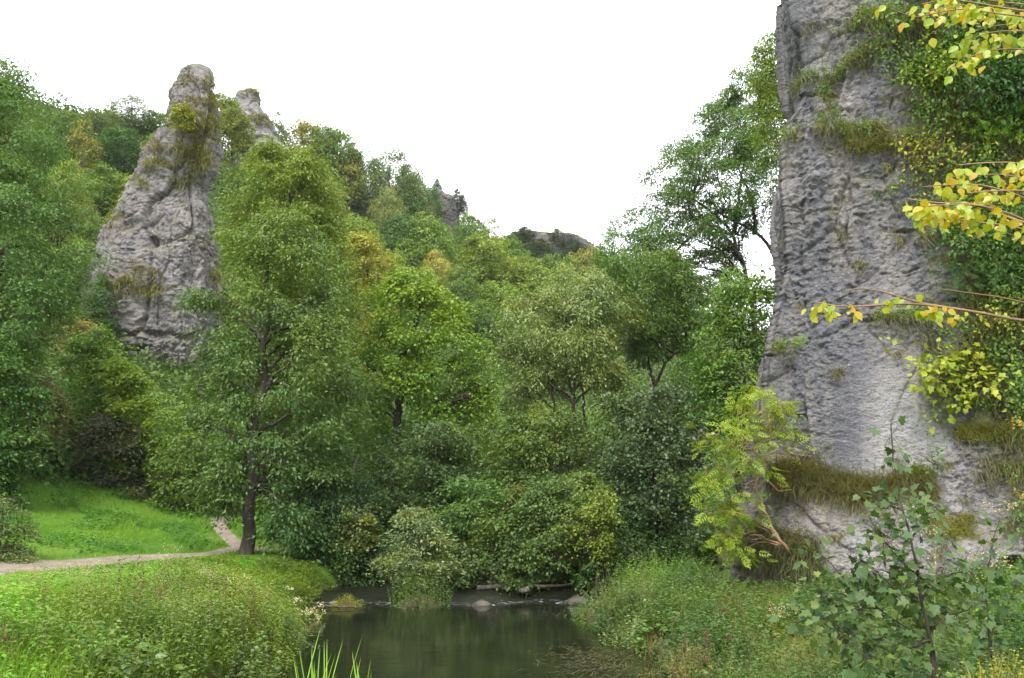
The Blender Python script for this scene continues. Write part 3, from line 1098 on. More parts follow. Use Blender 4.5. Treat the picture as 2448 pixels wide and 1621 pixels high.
# ------------------------------------------------------------------ turf, moss, ivy on the rock faces
def turf(bag, r, pos, nor, count, ln=.45, spread=.25, hang=.9, tint=.5, wd=.02):
    c = pos + r.normal(size=(count, 3)) * np.array((spread, spread * .5, spread * .35)) + nor * .03
    dd = r.normal(size=(count, 3)) * .45 + nor * .45
    dd[:, 2] += .75 - hang * 1.5 * r.random(count)
    nm = np.array((0, 0, 1.0)) + r.normal(size=(count, 3)) * .25
    L = ln * (.5 + .9 * r.random(count))
    t = np.clip(tint + r.normal(size=count) * .2, 0, 1)
    tv_, tf_ = HANG
    bag.stamp(tv_, tf_, c, dd, nm, L, wd * (.6 + .8 * r.random(count)), t)


def leaf_mat_on(bag, r, pos, nor, count, ln, spread, tint, form=OVATE, thick=.15):
    c = pos + r.normal(size=(count, 3)) * spread + nor * (thick * np.abs(r.normal(size=(count, 1))))
    dd = r.normal(size=(count, 3)) * .6 + np.array((0, 0, -.7)) + nor * .3
    nm = nor + r.normal(size=(count, 3)) * .4 + np.array((0, 0, .5))
    L = ln * (.6 + .8 * r.random(count))
    bag.stamp(*form, c, dd, nm, L, L * .75, np.clip(tint + r.normal(size=count) * .15, 0, 1))


def line_pts(L, step):
    L = np.array(L, float)
    d_ = np.concatenate([[0], np.cumsum(np.hypot(*np.diff(L, axis=0).T))])
    s = np.arange(0, d_[-1] + .01, step)
    return np.stack([np.interp(s, d_, L[:, 0]), np.interp(s, d_, L[:, 1])], 1)


r = np.random.default_rng(77)
tb, mb = Bag(), Bag()
for L in LEDGES:
    for a, b in line_pts(L, 1.6):
        if noise3(np.array([[a * .06, b * .06, 3.3]]))[0] < -.25:
            continue
        p_, n_ = cliff_at(a + r.normal() * 2, b + r.normal() * 2.5)
        turf(tb, r, p_, n_, 15, .36, .16, 1.1, r.uniform(.1, .95))
        if r.random() < .5:
            p_, n_ = cliff_at(a + r.normal() * 2, b - 2 + r.normal() * 2)
            leaf_mat_on(mb, r, p_, n_, 60, .05, .10, r.uniform(.3, .8))
# broad grassy ledge over the plinth
for a, b in line_pts([(775, 470), (800, 470), (830, 478), (860, 487), (885, 486), (905, 478), (925, 482)], .7):
    for q in range(3):
        p_, n_ = cliff_at(a + r.normal() * 3, b + r.uniform(-6, 16))
        turf(tb, r, p_, n_, 20, .50, .16, 1.2, r.uniform(.2, 1.0))
for a, b in line_pts([(735, 545), (760, 552), (800, 556), (815, 560)], .8):
    for q in range(3):
        p_, n_ = cliff_at(a + r.normal() * 3, b + r.uniform(-20, 10))
        turf(tb, r, p_, n_, 24, .5, .16, 1.2, r.uniform(.1, .7))
# patches: denser towards the right, where plants take over the face
cnt = 0
for k in range(9000):
    a, b = r.uniform(770, 1040), r.uniform(-20, 640)
    lim = np.interp(b, [0, 60, 130, 190, 250, 330, 380, 450, 520, 640], [905, 880, 905, 925, 935, 935, 955, 970, 1015, 1060])
    dens = sstep(-45, 60, a - lim) * .62 + .02
    nz = noise3(np.array([[a * .035, b * .05, 8.1]]))[0]
    if r.random() > dens * sstep(-.25, .25, nz + .3 * sstep(20, 90, a - lim)):
        continue
    p_, n_ = cliff_at(a, b)
    if a - lim > -8 or r.random() < .25:
        kind = noise3(np.array([[a * .03 + 40, b * .035, 1.7]]))[0] + r.normal() * .1
        if kind > -.02:
            turf(tb, r, p_, n_, 26, .36, .20, 1.0, r.uniform(.3, .95))
        elif kind < -.20:
            leaf_mat_on(mb, r, p_, n_, 75, .085, .24, r.uniform(.05, .5), thick=.20)
        else:
            leaf_mat_on(mb, r, p_, n_, 80, .05, .17, r.uniform(.45, 1.0), thick=.08)
    else:
        turf(tb, r, p_, n_, 26, .30, .10, 1.0, r.uniform(.4, .95))
    cnt += 1
o = obj('ledge_grass', tb.mesh('ledge_grass', M_GRASS), None, (0.114, 0.118, 0.046))
tag(o, 'brownish green grass hanging from the ledges of the big cliff', 'grass', None, 'stuff')
o = obj('ivy', mb.mesh('ivy', M_LEAF), None, (0.099, 0.167, 0.023))
tag(o, 'small leaved ivy and creeping plants covering the right of the big cliff', 'ivy', None, 'stuff')

# moss cushions that stand out on the cliff
for (a, b, rx, rz, lab) in [(950, 527, 24, 11, 'bright olive moss cushion on the cliff foot right of the sapling'), (965, 368, 26, 12, 'dark olive moss cushion on the cliff under the ivy'), (985, 432, 30, 7, 'flat moss cushion with long grass below on the cliff'),
                            (915, 476, 12, 6, 'small moss cushion on the end of the grassy ledge'), (868, 142, 22, 8, 'moss cushion on the upper turf ledge of the cliff')]:
    bag = Bag()
    p0, n0 = cliff_at(a, b)
    for k in range(70):
        p_, n_ = cliff_at(a + r.uniform(-1, 1) * rx, b + r.uniform(-1, 1) * rz)
        leaf_mat_on(bag, r, p_, n_, 90, .035, .09, r.uniform(.4, 1), DIAMOND, .09)
    tag(obj('moss_cushion', bag.mesh('moss_cushion', M_GRASS, off=p0), None, (0.091, 0.106, 0.011), p0), lab, 'moss', 'moss cushions on the cliff')

# turf and scrub on the pinnacles
bag = Bag()
tf_ = torV.reshape(-1, 3)
px_, py_, w_ = project(tf_)
for (x0, x1, y0, y1, n_c, ti) in [(183, 212, 68, 92, 45, .7), (176, 214, 98, 135, 150, .75), (150, 205, 143, 172, 190, .7), (190, 216, 120, 160, 70, .8), (112, 160, 268, 296, 90, .85), (85, 110, 320, 345, 40, .8), (140, 200, 176, 190, 40, .5), (214, 222, 270, 310, 30, .9), (100, 130, 190, 230, 20, .8)]:
    cand = np.where((px_ > x0) & (px_ < x1) & (py_ > y0) & (py_ < y1) & (tf_[:, 1] < 60))[0]
    if len(cand) == 0:
        continue
    for i_ in r.choice(cand, int(n_c * .28)):
        turf(bag, r, tf_[i_], np.array((0, -.8, .3)), 30, .5, .35, .9, r.uniform(ti - .5, ti + .1), .06)
tf_ = tor2V.reshape(-1, 3)
px_, py_, w_ = project(tf_)
for (x0, x1, y0, y1, n_c, ti) in [(236, 262, 88, 96, 12, .6), (238, 268, 112, 126, 34, .6), (236, 250, 126, 150, 16, .5)]:
    cand = np.where((px_ > x0) & (px_ < x1) & (py_ > y0) & (py_ < y1) & (tf_[:, 1] < tor2.location.y))[0]
    for i_ in (r.choice(cand, n_c) if len(cand) else ()):
        turf(bag, r, tf_[i_], np.array((0, -.8, .3)), 26, .6, .5, .9, r.uniform(ti - .4, ti + .2), .08)
tag(obj('pinnacle_turf', bag.mesh('pinnacle_turf', M_GRASS), None, (0.122, 0.125, 0.030)), 'dry olive grass on the ledges of the two pinnacles', 'grass', None, 'stuff')

# ------------------------------------------------------------------ trees on the pinnacles
make_tree('shrub', 'yellow green shrub growing high on the tall pinnacle', 'shrub', 57.6, [(106, 176, 188), (116, 172, 196), (126, 172, 196), (132, 176, 192)], (.11, .13, .02), tr=.05, lobes=9, leaf=(0.192, 0.118), clump=.4, seed=1, ground=P(184, 137, 57.6)[2])
make_tree('shrub', 'olive bush on the left flank of the small pinnacle', 'shrub', 93, [(108, 228, 242), (122, 220, 250), (140, 218, 254), (158, 220, 248)], (.075, .095, .02), tr=.1, lobes=9, leaf=(0.252, 0.148), clump=.7, seed=2, ground=P(235, 165, 93)[2])
make_tree('shrub', 'green bush filling the gap between the two pinnacles', 'shrub', 99, [(92, 217, 226), (100, 216, 238), (115, 216, 244), (130, 216, 240)], (.085, .12, .02), tr=.1, lobes=8, leaf=(0.252, 0.148), clump=.7, seed=3, ground=P(230, 150, 99)[2])

# ------------------------------------------------------------------ trees of the wood's front, read off the photo
ASH = dict(form='diamond', leaf=(0.155, 0.063), droop=.55, clump=.42)
make_tree('ash_tree', 'tall slender tree with a straight bare trunk beside the path fork', 'tree', 30,
    [(218, 248, 312), (240, 232, 336), (280, 222, 352), (320, 188, 362), (370, 175, 365), (420, 168, 358), (460, 188, 350), (500, 205, 345), (540, 258, 338)], (.050, .088, .028),
    trunk=[(248, 562), (249, 500), (251, 460), (257, 420), (262, 390), (265, 340), (268, 290), (270, 240)], tr=.23, lobes=34, frac=(.13, .21), cover=.60, tint=.42, tint_top=.7, seed=10,
    gaps=[(249, 512, 17, 50), (260, 388, 11, 26), (266, 335, 5, 14)], limbs=[[(254, 395), (243, 378), (225, 372)], [(262, 388), (280, 380), (300, 392), (312, 410)], [(252, 470), (280, 458), (305, 470)], [(265, 340), (240, 318), (222, 314)]],
    extra=[(205, 300, 22, 0), (222, 480, 22, -.3), (300, 520, 26, .5), (320, 470, 28, .3), (280, 500, 24, .4), (220, 505, 15, 0)], **ASH)
make_tree('ash_tree', 'yellow green tree standing just behind the slender trunk tree', 'tree', 37,
    [(148, 258, 314), (162, 240, 334), (182, 228, 344), (205, 222, 348), (240, 218, 350), (280, 218, 358), (340, 222, 366), (420, 240, 370)], (.066, .106, .024),
    trunk=[(300, 520), (300, 400), (285, 300), (290, 210)], tr=.2, lobes=26, frac=(.15, .25), tint=.55, tint_top=.4, seed=11, **ASH)
make_tree('broadleaf_tree', 'thin yellowing tree right of the slender tree', 'tree', 47,
    [(232, 345, 368), (255, 352, 392), (290, 350, 396), (330, 350, 390), (380, 350, 385)], (.115, .125, .025), tr=.14, lobes=14, cover=.6, leaf=(0.178, 0.104), tint=.65, seed=12)
make_tree('broadleaf_tree', 'round domed bright green tree with a dark forked trunk in the middle', 'tree', 42,
    [(271, 398, 425), (285, 378, 452), (305, 366, 470), (340, 354, 488), (390, 346, 496), (440, 348, 500), (470, 360, 490)], (.068, .125, .014),
    trunk=[(398, 495), (397, 445), (396, 415), (403, 392), (398, 368), (412, 330), (424, 305)], tr=.30, lobes=32, frac=(.15, .24), cover=.85, leaf=(0.178, 0.111), clump=.55, tint=.5, tint_top=.55, seed=13,
    gaps=[(397, 422, 14, 24), (404, 382, 8, 16), (420, 312, 5, 12)], limbs=[[(396, 415), (388, 402), (380, 380)], [(403, 392), (425, 380), (450, 360)], [(400, 440), (430, 430), (455, 420)]])
make_tree('willow_tree', 'pale grey green feathery tree with twisted thin trunks right of centre', 'tree', 36,
    [(274, 545, 600), (298, 508, 638), (335, 492, 642), (375, 496, 636), (400, 505, 620)], (.088, .125, .045),
    trunk=[(578, 475), (575, 405), (571, 372), (580, 345), (575, 320)], tr=.16, lobes=26, frac=(.14, .22), cover=.75, leaf=(0.148, 0.052), droop=.7, clump=.45, tint=.5, tint_top=.2, seed=14, mat=M_GLOSS,
    gaps=[(566, 390, 26, 30), (536, 358, 10, 6)], limbs=[[(560, 475), (556, 420), (549, 372), (536, 358), (526, 362)], [(590, 465), (584, 410), (580, 375), (572, 350)], [(552, 380), (545, 350)], [(575, 400), (566, 372), (560, 360)]])
make_tree('broadleaf_tree', 'dark crooked tree with a single black stem near the cliff', 'tree', 38,
    [(252, 610, 680), (285, 592, 708), (325, 602, 714), (360, 620, 700)], (.045, .085, .020),
    trunk=[(654, 472), (653, 400), (656, 378), (668, 358), (684, 345), (692, 325)], tr=.18, lobes=18, frac=(.15, .24), cover=.6, tint=.45, tint_top=.3, seed=15,
    gaps=[(655, 382, 10, 26), (676, 350, 12, 10)], limbs=[[(655, 385), (650, 370), (648, 350)], [(668, 358), (655, 340), (640, 320)]], **ASH)
make_tree('ash_tree', 'tall airy tree leaning out against the sky left of the cliff', 'tree', 46,
    [(78, 728, 772), (98, 705, 795), (125, 678, 795), (150, 652, 792), (180, 640, 790), (210, 628, 790), (235, 600, 785), (262, 588, 760), (282, 590, 690)], (.046, .088, .022),
    trunk=[(752, 305), (750, 284), (737, 241), (730, 232), (718, 211), (703, 205), (690, 200)], tr=.24, lobes=40, frac=(.085, .14), cover=.62, tint=.45, tint_top=.45, seed=16,
    gaps=[(740, 250, 16, 30), (768, 250, 14, 18), (715, 208, 12, 8), (690, 262, 26, 12)], limbs=[[(778, 267), (769, 245), (756, 232), (733, 222), (718, 211), (705, 188)], [(756, 232), (754, 205), (746, 185), (735, 160)], [(735, 233), (738, 202), (745, 150)], [(718, 211), (700, 230), (670, 255), (640, 262)]], twigs=9, **ASH)
make_tree('ash_tree', 'bright green treetop showing beside the upper edge of the cliff', 'tree', 38,
    [(28, 768, 790), (50, 752, 800), (75, 745, 805), (105, 748, 805), (160, 760, 805)], (.075, .12, .02), tr=.14, lobes=13, cover=.6, tint=.55, tint_top=.3, seed=17, **ASH)
make_tree('broadleaf_tree', 'layered mid green tree between the dark stem and the cliff edge', 'tree', 35,
    [(272, 722, 780), (305, 705, 782), (345, 692, 778), (390, 690, 770), (440, 690, 760)], (.058, .115, .022), tr=.15, lobes=22, cover=.85, tint=.5, tint_top=.3, seed=18, leaf=(0.163, 0.089), clump=.5)
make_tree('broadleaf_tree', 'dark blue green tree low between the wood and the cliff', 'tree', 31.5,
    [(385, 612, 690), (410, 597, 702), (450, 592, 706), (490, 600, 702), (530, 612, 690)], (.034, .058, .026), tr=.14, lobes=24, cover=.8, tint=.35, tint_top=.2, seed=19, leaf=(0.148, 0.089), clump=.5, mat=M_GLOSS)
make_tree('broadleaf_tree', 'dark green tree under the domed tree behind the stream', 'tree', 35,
    [(425, 400, 480), (455, 362, 500), (495, 350, 502), (540, 362, 480), (565, 380, 470)], (.030, .056, .020), trunk=[(440, 590), (436, 520), (430, 470)], tr=.14, lobes=24, cover=.85, tint=.38, tint_top=.3, seed=20, leaf=(0.148, 0.089), clump=.5)  # leaf colour lowered to carry the shade of the lower wood
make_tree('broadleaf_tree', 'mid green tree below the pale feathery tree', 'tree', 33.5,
    [(415, 500, 590), (445, 482, 605), (480, 478, 612), (520, 485, 600)], (.044, .076, .022), tr=.14, lobes=22, cover=.8, tint=.45, tint_top=.3, seed=21, leaf=(0.148, 0.081), clump=.5)  # shade among the lower trees is put into this leaf colour too
make_tree('alder_tree', 'olive green tree leaning over the stream on a mossy trunk', 'tree', 29.5,
    [(478, 530, 600), (495, 490, 622), (518, 462, 628), (540, 455, 622), (562, 462, 600), (580, 480, 585)], (.046, .078, .022),
    trunk=[(596, 562), (590, 555), (578, 538), (568, 530), (568, 508), (560, 500)], gaps=[(556, 550, 18, 7), (580, 548, 10, 9)], limbs=[[(568, 533), (560, 545), (550, 554), (541, 562), (534, 568)]], tr=.15, lobes=26, frac=(.12, .2), cover=.8, tint=.5, tint_top=.2, seed=22, leaf=(0.111, 0.074), clump=.35, bark=M_MOSSBARK)
make_tree('shrub', 'yellowish shrub in front of the dark trees left of the cliff foot', 'shrub', 27.5,
    [(488, 580, 606), (505, 572, 622), (530, 574, 625), (552, 585, 615)], (.078, .11, .02), tr=.06, lobes=14, cover=.55, tint=.5, seed=23, leaf=(0.096, 0.067), clump=.28)
make_tree('willow_shrub', 'silvery grey green shrub on the islet in the stream', 'shrub', 27.6,
    [(508, 404, 428), (525, 396, 446), (545, 388, 456), (562, 380, 464), (578, 392, 458)], (.080, .115, .060), tr=.06, lobes=24, frac=(.14, .22), cover=.7, tint=.5, seed=24, leaf=(0.126, 0.044), clump=.3, mat=M_GLOSS, droop=.1)
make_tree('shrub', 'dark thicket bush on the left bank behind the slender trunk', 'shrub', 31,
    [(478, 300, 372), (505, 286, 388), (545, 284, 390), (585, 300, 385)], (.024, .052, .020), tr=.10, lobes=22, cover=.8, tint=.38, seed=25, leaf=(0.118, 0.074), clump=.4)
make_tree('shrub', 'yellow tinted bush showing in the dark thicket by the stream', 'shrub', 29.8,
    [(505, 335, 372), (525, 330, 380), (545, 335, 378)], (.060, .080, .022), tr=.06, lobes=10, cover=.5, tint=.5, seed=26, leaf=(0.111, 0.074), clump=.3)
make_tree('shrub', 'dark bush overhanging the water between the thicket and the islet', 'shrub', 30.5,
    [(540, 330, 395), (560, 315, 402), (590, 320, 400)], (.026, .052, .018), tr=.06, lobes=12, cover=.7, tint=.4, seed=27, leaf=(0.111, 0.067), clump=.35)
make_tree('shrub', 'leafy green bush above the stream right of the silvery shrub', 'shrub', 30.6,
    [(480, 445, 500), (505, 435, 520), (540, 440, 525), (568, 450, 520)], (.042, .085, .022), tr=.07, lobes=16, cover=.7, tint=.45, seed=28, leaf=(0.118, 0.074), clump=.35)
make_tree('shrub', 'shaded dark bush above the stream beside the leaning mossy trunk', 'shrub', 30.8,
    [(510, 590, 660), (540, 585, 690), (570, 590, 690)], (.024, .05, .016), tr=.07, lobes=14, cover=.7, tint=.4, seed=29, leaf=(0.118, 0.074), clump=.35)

make_tree('shrub', 'low dark green boughs sweeping over the stream right of the islet', 'shrub', 29.0,
    [(535, 470, 520), (552, 450, 550), (570, 452, 560), (588, 465, 545)], (.034, .060, .020), tr=.05, lobes=14, cover=.7, tint=.42, seed=51, leaf=(.13, .08), clump=.3)
make_tree('shrub', 'dark bush hanging over the right end of the stream', 'shrub', 28.3,
    [(540, 590, 640), (558, 570, 660), (578, 560, 665), (596, 575, 650)], (.032, .058, .020), tr=.05, lobes=12, cover=.7, tint=.42, seed=52, leaf=(.13, .08), clump=.3)
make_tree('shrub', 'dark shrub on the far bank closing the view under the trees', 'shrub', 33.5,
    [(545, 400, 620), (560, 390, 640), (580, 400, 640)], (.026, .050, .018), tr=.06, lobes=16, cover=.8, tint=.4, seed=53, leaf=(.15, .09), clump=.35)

# left side
make_tree('broadleaf_tree', 'big blue green tree cut by the left edge of the photo', 'tree', 36,
    [(58, -20, 14), (75, -40, 28), (95, -60, 52), (118, -80, 50), (150, -95, 72), (195, -100, 84), (240, -100, 94), (285, -100, 92), (325, -90, 84), (355, -80, 50)], (.046, .092, .026),
    tr=.34, lobes=46, frac=(.10, .17), cover=.66, tint=.5, tint_top=.15, seed=30, leaf=(0.163, 0.074), clump=.5, droop=.5, trunk=[(-40, 480), (-38, 350), (-30, 230), (-28, 130)])
make_tree('broadleaf_tree', 'dark green low tree at the left edge under the big one', 'tree', 34,
    [(338, -40, 20), (370, -55, 35), (415, -55, 48), (465, -50, 35), (505, -40, 14)], (.036, .080, .018), tr=.16, lobes=20, tint=.42, seed=31, leaf=(0.148, 0.081), clump=.45)
make_tree('shrub', 'grey green bramble bush at the left edge above the path', 'shrub', 26.5,
    [(497, -30, 12), (515, -34, 28), (540, -34, 36), (562, -30, 30)], (.055, .085, .030), tr=.05, lobes=14, cover=.6, tint=.5, seed=32, leaf=(0.089, 0.052), clump=.28)
make_tree('hawthorn_tree', 'reddish brown bush at the wood edge on the far left', 'tree', 39,
    [(364, 15, 35), (385, 8, 58), (412, 12, 66), (445, 20, 66)], (.068, .070, .028), tr=.12, lobes=14, tint=.5, seed=33, leaf=(0.133, 0.081), clump=.4)
make_tree('hazel_tree', 'light green tree at the wood edge left below the pinnacle', 'tree', 43.5,
    [(328, 78, 108), (355, 60, 124), (400, 54, 132), (440, 50, 132), (480, 45, 128)], (.058, .115, .020), tr=.13, lobes=20, tint=.5, tint_top=.35, seed=34, leaf=(0.163, 0.104), clump=.5, limbs=[[(93, 470), (94, 440), (96, 405)]])
make_tree('hazel_tree', 'yellow green tree in front of the pinnacle foot', 'tree', 42,
    [(358, 114, 124), (378, 106, 148), (402, 108, 182), (430, 100, 188), (460, 92, 192), (492, 110, 192)], (.088, .145, .014), tr=.12, lobes=24, tint=.5, tint_top=.4, seed=35, leaf=(0.163, 0.104), clump=.45)
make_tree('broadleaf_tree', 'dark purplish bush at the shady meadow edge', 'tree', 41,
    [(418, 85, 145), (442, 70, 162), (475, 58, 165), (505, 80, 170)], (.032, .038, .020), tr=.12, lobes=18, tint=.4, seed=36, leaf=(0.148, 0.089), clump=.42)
make_tree('broadleaf_tree', 'fresh green bush at the meadow edge behind the path fork', 'tree', 40,
    [(425, 165, 190), (450, 158, 205), (480, 150, 215), (505, 160, 200)], (.062, .105, .018), tr=.1, lobes=16, cover=.8, tint=.5, tint_top=.2, seed=37, leaf=(0.148, 0.089), clump=.42)
make_tree('broadleaf_tree', 'low dark tree shading the top of the meadow at left', 'tree', 40.5,
    [(430, 10, 60), (455, 5, 75), (490, 10, 80)], (.030, .060, .018), tr=.1, lobes=14, tint=.4, seed=38, leaf=(0.148, 0.089), clump=.42)  # dark colour paints the shade under the wood edge into the leaves
make_tree('hawthorn_tree', 'olive brown scrub tree left of the pinnacle foot', 'tree', 52,
    [(318, 62, 92), (340, 50, 108), (365, 55, 120), (395, 60, 120)], (.105, .095, .026), tr=.1, lobes=14, tint=.5, seed=39, leaf=(0.192, 0.111), clump=.55)
make_tree('broadleaf_tree', 'small green tree above the side path behind the fork', 'tree', 41,
    [(440, 185, 225), (465, 190, 240), (495, 195, 240), (510, 200, 225)], (.05, .088, .018), tr=.1, lobes=14, cover=.7, tint=.45, seed=40, leaf=(0.148, 0.089), clump=.42)

# young tree rooted on the cliff foot
rp_, rn_ = cliff_at(790, 553)
make_tree('ash_sapling', 'bright yellow green young tree on a bare curved stem at the cliff foot', 'tree', 24.0,
    [(386, 738, 768), (400, 722, 795), (420, 700, 800), (440, 690, 790), (470, 702, 770), (500, 700, 765), (525, 705, 745), (555, 728, 750)], (.105, .150, .014),
    trunk=[(788, 551), (776, 538), (771, 522), (762, 510), (757, 488), (745, 462), (740, 435)], tr=.06, lobes=20, frac=(.11, .17), cover=2.3, form='pinn', leaf=(.26, .26), clump=.28, n_leaf=9, tint=.5, tint_top=.35, seed=41, bark=M_BROWNBARK,
    limbs=[[(757, 488), (766, 478), (778, 492), (792, 490)], [(745, 462), (775, 452), (812, 456)], [(726, 555), (716, 528), (704, 505)]], droop=.3, ground=P(786, 550, 24)[2], root_at=rp_ - rn_ * .15)

# ------------------------------------------------------------------ hillside trees: six kinds, copied
def template(kind, seed):
    r = np.random.default_rng(500 + seed)
    bt, bl = Bag(), Bag()
    H = 10.0
    tline = curve((0, 0, -.4), (r.uniform(-.4, .4), r.uniform(-.4, .4), 8.3), None, 12, .02, r)
    tube(bt, tline, .26 * (1 - .8 * np.linspace(0, 1, 12)), 7)
    spec = {'round': (24, 1.0, .30, .17), 'tall': (22, .7, .30, .16), 'airy': (22, .55, .28, .10), 'spread': (26, .95, .30, .17), 'yew': (26, 1.0, .26, .08), 'bush': (18, 1.0, .28, .16)}[kind]
    n, cover, ll, lw = spec
    ll *= .85; lw *= .85
    zb, zt = {'round': (1.6, 9.9), 'tall': (1.2, 9.9), 'airy': (2.2, 9.9), 'spread': (2.4, 9.9), 'yew': (.4, 9.9), 'bush': (.2, 9.9)}[kind]
    z = np.linspace(zt, zb, 40)
    t = (z - zb) / (zt - zb)
    prof = {'round': np.sin(math.pi * (.10 + .88 * t)) ** .6, 'tall': .72 * np.sin(math.pi * (.12 + .86 * t)) ** .6, 'airy': np.sin(math.pi * (.08 + .88 * t)) ** .6,
            'spread': np.sin(math.pi * (.15 + .83 * t)) ** .5, 'yew': .7 * (1.04 - t) ** .8, 'bush': np.sin(math.pi * (.3 + .69 * t)) ** .6}[kind]
    hw = 4.1 * prof
    env = (np.column_stack([z * 0, z * 0, z]), hw, hw)
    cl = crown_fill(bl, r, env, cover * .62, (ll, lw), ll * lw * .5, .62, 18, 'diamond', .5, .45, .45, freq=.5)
    grow_limbs(bt, r, tline, .26 * (1 - .8 * np.linspace(0, 1, 12)), .26, cl, 22, 4)
    return bt.mesh('trunk', M_BARK, True), bl.mesh('crown', M_LEAF)


TPL = {k: [template(k, i * 7 + s) for s in range(2 if k in ('round', 'airy', 'tall') else 1)] for i, k in enumerate(('round', 'tall', 'airy', 'spread', 'yew', 'bush'))}
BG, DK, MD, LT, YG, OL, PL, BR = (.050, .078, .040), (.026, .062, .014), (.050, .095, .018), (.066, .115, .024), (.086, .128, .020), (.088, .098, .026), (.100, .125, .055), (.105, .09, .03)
hr = np.random.default_rng(99)


def hill_tree(px, top, base, wpx, kind, color, label, name='broadleaf_tree', Yd=None):
    if Yd is None:
        g = G(px, base, 36)
        if g is None:
            print('no ground for', label); return
    else:
        q = P(px, base, Yd); g = q
    H = P(px, top, g[1])[2] - g[2]
    if H < 1:
        print('flat', label, H); return
    wm = wpx * 1.3 * g[1] / F
    tm, cm = TPL[kind][int(hr.integers(len(TPL[kind])))]
    root = thing(name, label, 'tree', g, 'trees on the hillside')
    root.rotation_euler = (0, 0, hr.uniform(0, 6.28))
    s = wm / 8.6
    root.scale = (s, s, H / 9.9)
    obj('trunk', tm, root)
    k = hr.uniform(.9, 1.12)
    obj('crown', cm, root, green(tuple(c_ * k for c_ in color)))


